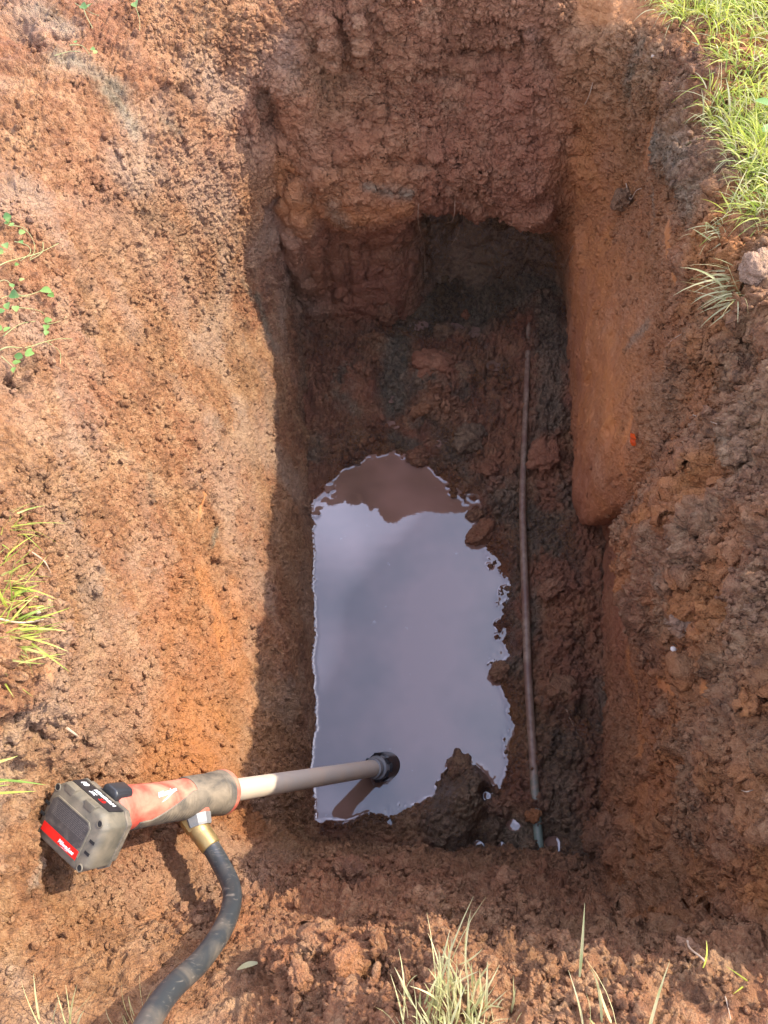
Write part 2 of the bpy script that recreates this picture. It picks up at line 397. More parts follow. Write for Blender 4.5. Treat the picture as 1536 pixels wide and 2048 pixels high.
# patches: freshly cut smooth orange clay
for a, b, r, o, s_ in [((1345,440),(1350,560),.022,.9,.9), ((1225,690),(1215,880),.05,.7,.95), ((1265,840),(1245,950),.018,.95,.8),
    ((1205,520),(1200,640),.03,.9,.5), ((1200,740),(1170,900),.05,.5,.9),
    ((1315,1360),(1360,1382),.014,1,.9), ((1405,1372),(1450,1430),.016,1,.9), ((1272,1640),(1278,1900),.013,1,.9), ((1350,1640),(1368,1800),.012,1,.9), ((1368,1800),(1420,1910),.012,1,.9), ((1430,1830),(1440,1900),.008,1,.9),
    ((1180,20),(1320,10),.05,.5,.9), ((404,985),(394,1040),.006,.8,.9), ((400,1150),(460,1330),.045,.6,.35),
    ((300,1370),(470,1480),.05,.6,.3), ((470,1180),(500,1420),.045,.6,.3), ((570,430),(800,420),.045,.75,.4), ((560,330),(600,460),.05,.6,.5),
    ((462,830),(466,860),.005,.8,.9), ((560,1900),(600,1905),.015,.9,.9), ((330,1760),(300,1850),.03,.4,.2),
    ((80,1330),(90,1345),.012,.5,.7), ((1260,1300),(1290,1500),.02,.9,.4), ((1470,1690),(1480,1900),.01,.7,.7),
    ((1290,330),(1310,250),.02,.6,.7)]:
    w = capsule(a, b, r); org = np.maximum(org, w * o); smo = np.maximum(smo, w * s_); clodw *= 1 - 0.8 * w * s_; wet *= 1 - 0.7 * w
    red *= 1 - 0.6 * w
# grey clay lenses
for a, b, r, g_ in [((130,130),(240,190),.03,.9), ((220,200),(265,250),.028,.9), ((130,60),(60,30),.03,.6), ((735,375),(810,385),.016,.8), ((670,415),(700,440),.025,.6),
    ((1330,290),(1400,330),.05,.75), ((1390,380),(1400,420),.04,.6), ((1275,90),(1260,190),.025,.7), ((430,1060),(420,1090),.010,.8), ((510,590),(540,690),.022,.8), ((480,560),(500,600),.012,.5),
    ((330,240),(350,260),.02,.5), ((290,950),(300,1000),.012,.4), ((1290,650),(1260,690),.02,.6), ((1475,900),(1500,930),.03,.5), ((1310,380),(1300,460),.012,.5),
    ((290,430),(380,480),.03,.3), ((420,480),(440,500),.02,.3), ((1400,1690),(1410,1700),.02,.4), ((1262,1075),(1265,1090),.012,.7), ((1330,1150),(1350,1180),.02,.4), ((600,640),(600,800),.05,.35)]:
    w = capsule(a, b, r, .7, .9); gry = np.maximum(gry, w * g_)
# paler dried crust
for a, b, r, g_ in [((70,1720),(60,1760),.012,.9), ((10,1950),(30,1990),.02,.5), ((300,330),(520,300),.07,.3), ((200,440),(420,640),.09,.25), ((420,880),(500,1000),.05,.35),
    ((1355,1240),(1375,1250),.010,.8), ((1345,1295),(1355,1310),.008,.9), ((60,60),(150,60),.03,.5), ((500,900),(520,1080),.02,.3), ((1060,60),(1080,90),.02,.3)]:
    w = capsule(a, b, r, .7, .9); pale = np.maximum(pale, w * g_)
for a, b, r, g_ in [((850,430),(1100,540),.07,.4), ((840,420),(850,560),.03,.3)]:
    w = capsule(a, b, r, .5, .4); wet = np.maximum(wet, w * .95); red *= 1 - w  # shade of the hollow under the overhang, painted through the wet mask
# grey the wettest soil, which also deepens the painted shade of the hollow
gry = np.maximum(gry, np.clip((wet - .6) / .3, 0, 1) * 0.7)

rb = np.clip((Pf[:, 0] - .40) / .08, 0, 1) * np.clip(clodw * 1.4 - .3, 0, 1)
vs = fbm(Pf * np.array([1, 1, .45]) + .03 * WARP, 13, 3, 777)
org = np.maximum(org, (rb * np.clip(vs * 3.2 + .35, 0, .9)).astype(np.float32))
gry = np.maximum(gry, (rb * .14 * np.clip(-vs * 3 - .2, 0, 1)).astype(np.float32))
disp = -.014 * rb * np.clip(vs * 3, 0, 1) + 0.018 * fbm(Pf, 3.1, 3, 5) + 0.010 * fbm(Pf, 8, 3, 9)
near_mask = np.clip((2.0 - np.repeat(lv, NU)) / 0.5, 0.15, 1).astype(np.float32)
disp *= near_mask
# hollows (positive depth) and lumps (negative)
for a, b, r, dp in [((530,205),(545,260),.035,.06), ((190,1030),(205,1035),.012,.02), ((425,1125),(445,1130),.012,.02), ((75,1465),(85,1480),.013,.022), ((100,1475),(105,1485),.010,.018),
    ((160,1480),(170,1490),.011,.02), ((20,1440),(40,1450),.02,.03), ((270,1385),(275,1390),.010,.016), ((400,1405),(405,1410),.009,.016), ((285,1485),(290,1490),.010,.016),
    ((130,1220),(140,1225),.014,.02), ((150,1170),(160,1160),.012,.015), ((180,1560),(200,1550),.01,.015), ((360,180),(380,200),.016,.02), ((480,420),(485,430),.010,.015), ((440,330),(450,340),.010,.015), ((410,310),(412,315),.009,.015),
    ((185,365),(195,375),.013,.02), ((160,660),(175,665),.012,.018), ((20,760),(40,770),.02,.03), ((30,60),(60,90),.03,.03), ((130,80),(110,75),.012,.02),
    ((1440,950),(1450,960),.018,.04), ((1480,690),(1500,720),.025,.05), ((1460,640),(1462,650),.012,.04), ((1480,1130),(1495,1150),.022,.04), ((1250,395),(1258,400),.010,.03),
    ((1090,1770),(1150,1790),.03,.04), ((1245,1690),(1250,1850),.016,.05), ((780,320),(790,330),.02,.02), ((1350,1290),(1360,1270),.01,.015), ((740,1950),(760,1930),.03,.035),
    ((1500,1600),(1520,1700),.02,.03), ((1080,100),(1100,130),.03,.03), ((900,110),(1030,115),.022,.025), ((860,140),(940,160),.025,.02), ((600,480),(620,560),.02,.02),
    ((100,1770),(110,1830),.02,.0), ((1000,1940),(1060,1945),.02,.02), ((570,370),(576,440),.010,.018), ((1020,460),(1000,500),.02,.0), ((500,1600),(530,1640),.02,.02),
    ((1272,1640),(1278,1900),.010,.012), ((1350,1640),(1368,1800),.010,.012), ((1368,1800),(1420,1910),.010,.012), ((1215,1790),(1240,1880),.018,.03), ((1310,1650),(1315,1750),.012,.0), ((1300,1010),(1320,1030),.014,.02), ((1400,1060),(1410,1075),.014,.025)]:
    if dp: disp -= dp * capsule(a, b, r, .45, .5)
for a, b, r, dp in [((1250,395),(1240,410),.022,.03), ((1160,470),(1170,520),.02,.025), ((1380,700),(1420,680),.03,.03), ((1500,620),(1520,600),.03,.012), ((1350,300),(1420,340),.05,.03),
    ((1200,1650),(1210,1700),.03,.035), ((1260,1180),(1290,1220),.03,.02), ((1370,1000),(1400,1050),.05,.02), ((650,60),(660,120),.03,.04), ((720,20),(725,80),.022,.04), ((1350,1330),(1380,1340),.02,.02),
    ((620,350),(680,360),.03,.02), ((900,430),(960,420),.03,.02), ((1050,440),(1090,430),.03,.02), ((240,1680),(350,1700),.03,.0), ((1400,1920),(1480,1930),.03,.02), ((650,1925),(700,1930),.02,.03), ((560,1940),(600,1960),.03,.02)]:
    if dp: disp += dp * capsule(a, b, r, .6, .4)
# tooth marks of a digging bucket: round furrows down the lower back wall and the far left corner
for a, b, r, dp in [((648,490),(668,610),.016,.02), ((690,495),(703,600),.016,.018), ((575,350),(590,480),.018,.02), ((670,330),(690,380),.02,.012), ((675,120),(680,210),.018,.015), ((770,180),(775,240),.014,.012), ((725,480),(735,560),.014,.012)]:
    disp -= dp * capsule(a, b, r, .35, .12)
Pf = Pf + Nf * disp[:, None]
P = Pf.reshape(NV, NU, 3); Nf = (SGN * normals(P)).reshape(-1, 3)

bw = (np.clip((Pf[:, 1] - 1.82) / .08, 0, 1) * np.clip((.55 - np.abs(Pf[:, 0] - .1)) / .1, 0, 1) * near_mask).astype(np.float32)
cb, rbk = cells(np.stack([Pf[:, 0] * 7, Pf[:, 1] * 7, Pf[:, 2] * 9], 1) + 1.1 * WARP, 888)
Pf = Pf + Nf * (.045 * bw * (cb - .55) * (.2 + rbk))[:, None]
Nf = (SGN * normals(Pf.reshape(NV, NU, 3))).reshape(-1, 3)
# clods and crumbs
Q = Pf + 0.006 * np.stack([fbm(Pf, 40, 2, 61), fbm(Pf, 40, 2, 71), fbm(Pf, 40, 2, 81)], 1)
# scrape direction: the lit left slope is combed obliquely
c1, r1 = cells(Q * 24, 3)
c2, r2 = cells(Q * 58, 13)
c3, r3 = cells(Q * 130, 23)
amp = 0.25 + 0.75 * np.clip(fbm(Pf, 5, 2, 44) * 1.6 + .5, 0, 1)
keep = 1 - 0.80 * smo
fine = near_mask
c0, r0 = cells((Pf + .02 * WARP) * 10.5, 33)
grain = np.clip(fbm(Pf, 16, 2, 45) * 1.5 + .6, 0.15, 1.2)
disp = (0.045 * np.clip(clodw - .5, 0, 1) * 2 * (c0 - .5) * (.2 + 1.2 * r0) + 0.044 * clodw ** 1.6 * (c1 - .45) * (0.25 + 1.1 * r1) * amp
        + 0.022 * (0.22 + clodw) * (c2 - .5) * (.2 + 1.3 * r2) * grain
        + 0.0155 * (.5 + .5 * clodw) * (c3 - .5) * (.15 + 1.6 * r3 ** 1.5)) * keep * fine
# combed streaks on the left slope
lm = np.clip((-0.16 - Pf[:, 0]) / .12, 0, 1) * np.clip((Pf[:, 1] - .1) / .3, 0, 1) * fine
st = vnoise(np.stack([Pf[:, 1] * 36 - Pf[:, 2] * 15, Pf[:, 1] * 4 + Pf[:, 2] * 7, Pf[:, 0] * 5], 1) + .9 * WARP, 91)
disp += lm.astype(np.float32) * 0.006 * st
# fine pull marks on smooth cut faces
sm2 = vnoise(np.stack([Pf[:, 1] * 90, Pf[:, 2] * 9, Pf[:, 0] * 90], 1), 95)
ct_, rt_ = cells(np.stack([Pf[:, 1] * 26, Pf[:, 2] * 8, Pf[:, 0] * 26], 1) + 1.2 * WARP, 555)
disp += smo * .011 * np.clip(ct_ - .55, -.5, .2) * (.2 + 1.3 * rt_) * fine
disp += smo * 0.0026 * sm2 * fine + smo * .008 * vnoise(np.stack([Pf[:, 1] * 30, Pf[:, 2] * 4, Pf[:, 0] * 30], 1), 96) * fine
crk = np.abs(vnoise(np.stack([Pf[:, 1] * 29 + Pf[:, 0] * 13, Pf[:, 2] * 13 + Pf[:, 0] * 9, Pf[:, 0] * 31 - Pf[:, 1] * 15], 1) + 2.2 * WARP, 97))
disp -= (0.010 * np.clip(1 - crk / .07, 0, 1) * np.clip(fbm(Pf, 7, 2, 98) * 2.2 + .2, 0, 1) * fine).astype(np.float32)
Pf = Pf + Nf * disp[:, None].astype(np.float64)
tone = fbm(Pf, 6, 3, 201)
pale = np.maximum(pale, (np.clip((-.12 - Pf[:, 0]) / .15, 0, 1) * (1 - .8 * org) * np.clip(.12 + 1.0 * fbm(Pf, 7, 3, 205), 0, .6)).astype(np.float32))
org = np.clip(org * (1 + .8 * tone), 0, 1); red = np.clip(red * (1 + 1.0 * fbm(Pf, 5, 3, 211)), 0, 1)
wet = np.clip(wet * (1 + .5 * tone), 0, 1)
idx = np.arange(NV * NU).reshape(NV, NU)
a_ = idx[:-1, :]; b_ = np.roll(idx, -1, 1)[:-1, :]; c_ = np.roll(idx, -1, 1)[1:, :]; d_ = idx[1:, :]
Qd = np.stack([a_, b_, c_, d_], -1).reshape(-1, 4)
if SGN < 0: Qd = Qd[:, ::-1]
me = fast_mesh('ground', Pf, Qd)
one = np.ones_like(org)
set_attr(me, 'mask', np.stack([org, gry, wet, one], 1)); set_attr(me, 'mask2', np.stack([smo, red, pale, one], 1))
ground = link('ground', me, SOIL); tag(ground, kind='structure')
GP, GN = Pf, (SGN * normals(Pf.reshape(NV, NU, 3))).reshape(-1, 3)
GX, GY, GT = project(GP)

# ------------------------------------------------------------------ mud floor of the pit
WZ = -1.2
outline = [(648,975),(690,940),(735,915),(790,896),(850,925),(900,968),(930,985),(960,990),(968,1035),(955,1070),(975,1095),(1005,1130),(1026,1170),(1008,1210),(1012,1260),(1016,1310),
           (992,1340),(1000,1375),(1022,1410),(1028,1450),(1020,1520),(1000,1580),(968,1565),(930,1530),(915,1580),(880,1618),(850,1612),(820,1618),(780,1635),(740,1622),(700,1640),(655,1643),(600,1700),(560,1500),(570,1100)]
POLY = np.array([on_z(x, y, WZ)[:2] for x, y in outline])
def sdf(X, Y, PL):
    d = np.full(X.shape, 1e9); ins = np.zeros(X.shape, bool)
    n = len(PL)
    for i in range(n):
        a = PL[i]; b = PL[(i + 1) % n]; ab = b - a
        t = np.clip(((X - a[0]) * ab[0] + (Y - a[1]) * ab[1]) / (ab @ ab), 0, 1)
        d = np.minimum(d, (X - a[0] - t * ab[0]) ** 2 + (Y - a[1] - t * ab[1]) ** 2)
        c = ((a[1] > Y) != (b[1] > Y)) & (X < ab[0] * (Y - a[1]) / (ab[1] if ab[1] else 1e-9) + a[0])
        ins ^= c
    return np.where(ins, -1, 1) * np.sqrt(d)
nx, ny = 520, 1020
X, Y = np.meshgrid(np.linspace(-.42, .76, nx), np.linspace(.12, 2.42, ny))
sd = sdf(X, Y, POLY)
F3 = np.stack([X.ravel(), Y.ravel(), np.zeros(X.size)], 1)
sdn = sd.ravel() + 0.010 * fbm(F3, 22, 3, 300)
Z = np.where(sdn < 0, np.maximum(sdn * .5, -.07), np.minimum(sdn * .55, .022) + np.clip(sdn - .04, 0, .3) * .10)
Xf, Yf = X.ravel(), Y.ravel()
out = np.clip(sdn / .03, 0, 1)
sm = lambda v, a, b: np.clip((v - a) / (b - a), 0, 1) ** 2 * (3 - 2 * np.clip((v - a) / (b - a), 0, 1))
Z = Z + out * (.045 * sm(Yf, 1.5, 2.0) + .14 * sm(Yf, 1.98, 2.4) * sm(Xf, .05, .2))
Z = Z + out * (.05 * sm(Xf, .30, .60) * sm(Yf, .5, 1.0) )
def bump2(px, py, z, r, h):
    p = on_z(px, py, z); d = np.hypot(Xf - p[0], Yf - p[1]) / r
    return h * np.clip(1 - d * d, 0, 1)
Z = Z + bump2(930,1580,-1.15,.085,.085) + bump2(900,1640,-1.15,.09,.06) + bump2(870,740,-1.05,.13,.05) + bump2(700,760,-1.05,.14,.05) + bump2(900,850,-1.1,.10,.03)
Z = Z + bump2(1090,920,-1.1,.06,.05) + bump2(1110,1160,-1.1,.08,.03) + bump2(1120,1380,-1.1,.07,.03)
# shallow wet places that hold water
for p in [((1030,1650),.045), ((1110,1690),.05), ((960,1690),.035), ((940,665),.07), ((985,735),.03), ((975,1590),.025), ((775,845),.035), ((790,800),.02), ((1010,1690),.03)]:
    q = on_z(*p[0], -1.17); d = np.hypot(Xf - q[0], Yf - q[1]) / p[1]
    k = np.clip(1.3 - d, 0, 1); tgt = WZ - .004 if p[0][1] > 1000 else None
    if tgt is not None: Z = Z * (1 - k) + k * (-0.011)
    else: Z = Z - .015 * k
F3[:, 2] = WZ + Z
mudsm = np.clip(1 - sdn / .02, 0, 1)
cA, rA = cells((F3 + .006 * np.stack([fbm(F3, 35, 2, 311), fbm(F3, 35, 2, 312), fbm(F3, 35, 2, 313)], 1)) * 26, 310)
cB, rB = cells(F3 * 62, 320); cC, rC = cells(F3 * 140, 330)
big = np.clip(fbm(F3, 6, 2, 340) * 1.6 + .55, .1, 1)
right = sm(Xf, .33, .42)
pud = np.zeros(len(Xf))
for p in [((1030,1650),.05), ((1110,1690),.055), ((960,1690),.04), ((975,1600),.03), ((1010,1700),.035)]:
    q = on_z(*p[0], WZ); pud = np.maximum(pud, np.clip(1.3 - np.hypot(Xf - q[0], Yf - q[1]) / p[1], 0, 1))
shade_sm = (1 - .5 * sm(Yf, 1.95, 2.1)) * (1 - .65 * pud)
dz = (.054 * (cA - .4) * (.15 + 1.3 * rA) * big + .028 * (cB - .5) * (.15 + 1.4 * rB) + .012 * (cC - .5) * (.2 + 1.4 * rC)) * shade_sm
shore = 1 - .75 * np.exp(-(sdn / .016) ** 2)
dz = dz * np.where(sdn < 0, .5, 1) * shore + .008 * fbm(F3, 12, 2, 350)
F3[:, 2] += dz
Zm = F3[:, 2].copy()
wetf = np.clip(.60 + .7 * fbm(F3, 9, 3, 360) + .2 * sm(Yf, 1.85, 2.1) * sm(Xf, 0, .2) + .5 * np.clip(1 - sdn / .035, 0, 1) - .1 * right * sm(Yf, .4, .7), 0, 1)
redf = np.clip(.45 + 1.6 * fbm(F3, 6, 3, 370) + .3 * sm(-Xf, -.05, .25), 0, 1) * (1 - .8 * sm(Yf, 1.95, 2.1) * sm(Xf, 0, .1))
gryf = np.clip(.7 * np.clip(fbm(F3, 8, 3, 380) * 3, 0, 1), 0, 1)
def patch2(p0, p1, r, z=-1.1):
    A = on_z(*p0, z)[:2]; Bq = on_z(*p1, z)[:2]; ab = Bq - A; q = np.stack([Xf, Yf], 1) + .5 * r * np.stack([fbm(F3, 14, 3, 390), fbm(F3, 14, 3, 395)], 1)
    s = np.clip(((q - A) @ ab) / max(ab @ ab, 1e-9), 0, 1); d = np.linalg.norm(q - A - s[:, None] * ab, axis=1) / r
    return np.clip((1.4 - d) / .8, 0, 1)
for p0, p1, r, g_ in [((790,690),(790,790),.05,.9), ((800,640),(960,660),.05,.7), ((790,850),(830,870),.03,.8), ((930,1560),(900,1640),.07,.55), ((1130,1480),(1120,1640),.06,.6), ((860,620),(1080,590),.11,.85), ((1090,640),(1100,850),.05,.7), ((1000,1660),(1120,1680),.05,.5), ((870,800),(900,880),.04,.3)]:  # grey mud; the patch under the overhang is deepened to paint its shade
    w = patch2(p0, p1, r); gryf = np.maximum(gryf, w * g_); redf *= 1 - .7 * w
for p0, p1, r, g_ in [((850,720),(900,740),.05,.9), ((1090,900),(1100,1000),.04,.8), ((690,560),(700,640),.09,.7), ((1000,900),(960,920),.03,.7), ((1130,1150),(1110,1350),.05,.6), ((1180,1050),(1190,1300),.03,.6), ((870,790),(960,850),.05,.5)]:
    w = patch2(p0, p1, r); redf = np.maximum(redf, w * g_); wetf = wetf * (1 - .45 * w); gryf *= 1 - w
ix = np.arange(nx * ny).reshape(ny, nx)
Qf = np.stack([ix[:-1, :-1], ix[:-1, 1:], ix[1:, 1:], ix[1:, :-1]], -1).reshape(-1, 4)
me = fast_mesh('mud', F3, Qf)
o1 = np.ones(len(F3)); z1 = np.zeros(len(F3))
set_attr(me, 'mask', np.stack([z1 + .03, gryf, wetf, o1], 1)); set_attr(me, 'mask2', np.stack([z1, redf, z1, o1], 1))
mud = link('mud_ground', me, SOIL); tag(mud, kind='structure')
gy_, gx_ = np.gradient(F3[:, 2].reshape(ny, nx), 2.30 / (ny - 1), 1.18 / (nx - 1))
MN = np.stack([-gx_.ravel(), -gy_.ravel(), np.ones(nx * ny)], 1); MN /= np.linalg.norm(MN, axis=1, keepdims=True)
MX, MY, MT = project(F3)
AX, AY, AT = np.concatenate([GX, MX]), np.concatenate([GY, MY]), np.concatenate([GT, MT])
AP, AN = np.concatenate([GP, F3]), np.concatenate([GN, MN])
def hit(px, py, r=5):
    i = pick(px, py, AX, AY, AT, r); return AP[i].copy(), AN[i].copy()

# ------------------------------------------------------------------ water
m, T, N, L, B = newmat('turbid_water')
co = N.new('ShaderNodeNewGeometry').outputs['Position']
c = mixc(N, L, mapr(N, L, noise(N, L, 3.2, 3, .5, co), .38, .62), (.15, .090, .060), (.27, .155, .115))
c = mixc(N, L, mapr(N, L, noise(N, L, 20, 6, .65, co), .66, .74, 0, .6), c, (.42, .36, .34))
L.new(c, B.inputs['Base Color']); B.inputs['Roughness'].default_value = .025; B.inputs['IOR'].default_value = 2.15
nn = N.new('ShaderNodeTexNoise'); nn.inputs['Scale'].default_value = 16; nn.inputs['Detail'].default_value = 2
mp = N.new('ShaderNodeMapping'); mp.inputs['Scale'].default_value = (.6, 2.2, 1); L.new(co, mp.inputs[0]); L.new(mp.outputs[0], nn.inputs['Vector'])
bp = N.new('ShaderNodeBump'); bp.inputs['Strength'].default_value = .02; bp.inputs['Distance'].default_value = .004
L.new(nn.outputs['Fac'], bp.inputs['Height']); L.new(bp.outputs[0], B.inputs['Normal'])
WATER = m
dep = (WZ - Zm).reshape(ny, nx)
for _ in range(9):
    dep = (dep + np.roll(dep, 1, 0) + np.roll(dep, -1, 0) + np.roll(dep, 1, 1) + np.roll(dep, -1, 1)) / 5
men = .0016 * np.exp(-np.clip(dep, 0, 1) / .0028) * (dep > -.01)
sel_ = np.where((np.abs(GP[:, 2] - WZ) < .008) & (GP[:, 0] < 0) & (GP[:, 1] > .3) & (GP[:, 1] < 1.8))[0]
yb = np.linspace(.12, 2.42, 600); wl = np.full(600, -9.)
np.maximum.at(wl, np.clip(((GP[sel_, 1] - .12) / 2.3 * 599).astype(int), 0, 599), GP[sel_, 0])
ok_ = wl > -5; wl = np.interp(yb, yb[ok_], wl[ok_]); dl = X - np.interp(Y, yb, wl)
men = np.maximum(men, .0017 * np.exp(-np.clip(dl, 0, 1) / .003) * (dl > -.02))
V = np.stack([Xf, Yf, WZ + men.ravel()], 1)
me = fast_mesh('water', V, Qf)
tag(link('water', me, WATER), kind='structure')
VV, FF, b = [], [], 0
for px, py, r in [(905,660,.030), (940,668,.026), (975,690,.022), (992,733,.022), (775,845,.022), (782,800,.014), (838,650,.024), (790,850,.016), (880,884,.016), (846,905,.014)]:
    m_ = np.argsort((MX - px) ** 2 + (MY - py) ** 2)[:500]; c_ = F3[m_].mean(0); near = np.hypot(Xf - c_[0], Yf - c_[1]) < r
    zl = np.percentile(F3[near, 2], 55); n_ = 40; an = np.linspace(0, 2 * math.pi, n_, endpoint=False)
    VV.append([[c_[0], c_[1], zl]] + [[c_[0] + 1.5 * r * math.cos(a), c_[1] + 1.1 * r * math.sin(a), zl] for a in an])
    FF += [[b, b + 1 + k, b + 1 + (k + 1) % n_] for k in range(n_)]; b += n_ + 1
me = fast_mesh('water_film', np.concatenate([np.array(v_) for v_ in VV]), np.array(FF))
tag(link('water', me, WATER), kind='structure')
#PART2
# ------------------------------------------------------------------ loose crumbs of soil: nobody could count them
def lump(r, seed, squash=.75, sub=2, rough=.28):
    import bmesh
    bm = bmesh.new(); bmesh.ops.create_icosphere(bm, subdivisions=sub, radius=1.0)
    V = np.array([v.co[:] for v in bm.verts]); Fc = [[v.index for v in f.verts] for f in bm.faces]; bm.free()
    V = V * np.array([1, .75 + .3 * random.random(), squash])
    D = 1 + rough * fbm(V + seed * 7.1, 1.3, 2, seed) + (rough * .9 * (cells(V * 2.1 + seed, seed)[0][:, None] - .4)[:, 0] if sub > 1 else 0)
    if sub > 3: D = D + rough * .5 * (cells(V * 5 + seed, seed + 3)[0] - .4) + rough * .28 * (cells(V * 11 + seed, seed + 5)[0] - .4)
    return V * D[:, None] * r, Fc
protos = []
for k in range(14):
    V, Fc = lump(1, k + 1, .7, 2, .85); protos.append((V, np.array(Fc)))
def scatter(pos, nrm, rad, name, mat_masks):
    VV, FF, M1, M2 = [], [], [], []; b = 0
    for k in range(len(pos)):
        V, Fc = protos[RNG.integers(len(protos))]
        A = RNG.normal(size=(3, 3)); Qm, _ = np.linalg.qr(A)
        v = (V @ Qm.T) * rad[k] + pos[k] + nrm[k] * rad[k] * .05
        VV.append(v); FF.append(Fc + b); b += len(v)
        M1.append(np.repeat(mat_masks[0][k][None], len(v), 0)); M2.append(np.repeat(mat_masks[1][k][None], len(v), 0))
    me = fast_mesh(name, np.concatenate(VV), np.concatenate(FF))
    set_attr(me, 'mask', np.concatenate(M1)); set_attr(me, 'mask2', np.concatenate(M2))
    o = link(name, me, SOIL); tag(o, 'loose crumbs of reddish brown soil lying on the pit walls and banks', 'soil', kind='stuff'); return o
vis = np.where((GX > -60) & (GX < 1600) & (GY > -60) & (GY < 2110) & (np.repeat(lv, NU) < 2.1))[0]
wgt = ((.25 + clodw) ** 2 * (1 - .9 * smo) * (1 - .8 * wet) * np.clip(fbm(GP, 9, 2, 500) * 2 + .6, .03, 1.4) * (.25 + np.clip(GN[:, 2], 0, 1)))[vis]
sel = RNG.choice(vis, 26000, p=wgt / wgt.sum())
rad = .0012 + .0055 * RNG.random(len(sel)) ** 4 + .003 * RNG.random(len(sel)) ** 2
jit = .45 * RNG.random((len(sel), 1))
m1 = np.stack([org, gry, wet, np.ones_like(org)], 1)[sel]; m2 = np.stack([smo * 0, red, pale, np.ones_like(org)], 1)[sel]
scatter(GP[sel], GN[sel], rad, 'loose_soil', (m1, m2))
vis = np.where((Zm > WZ + .004) & (MY > 560) & (MY < 1760))[0]
wgt = np.clip(fbm(F3[vis], 9, 2, 510) * 2 + .5, .05, 1.4)
sel = RNG.choice(vis, 5000, p=wgt / wgt.sum())
rad = .002 + .010 * RNG.random(len(sel)) ** 5 + .003 * RNG.random(len(sel))
scatter(F3[sel], MN[sel], rad, 'loose_mud', (np.stack([0 * redf, gryf, wetf, o1], 1)[sel], np.stack([z1, redf, z1, o1], 1)[sel]))['label'] = 'wet crumbs of dark mud scattered round the puddle on the pit floor'

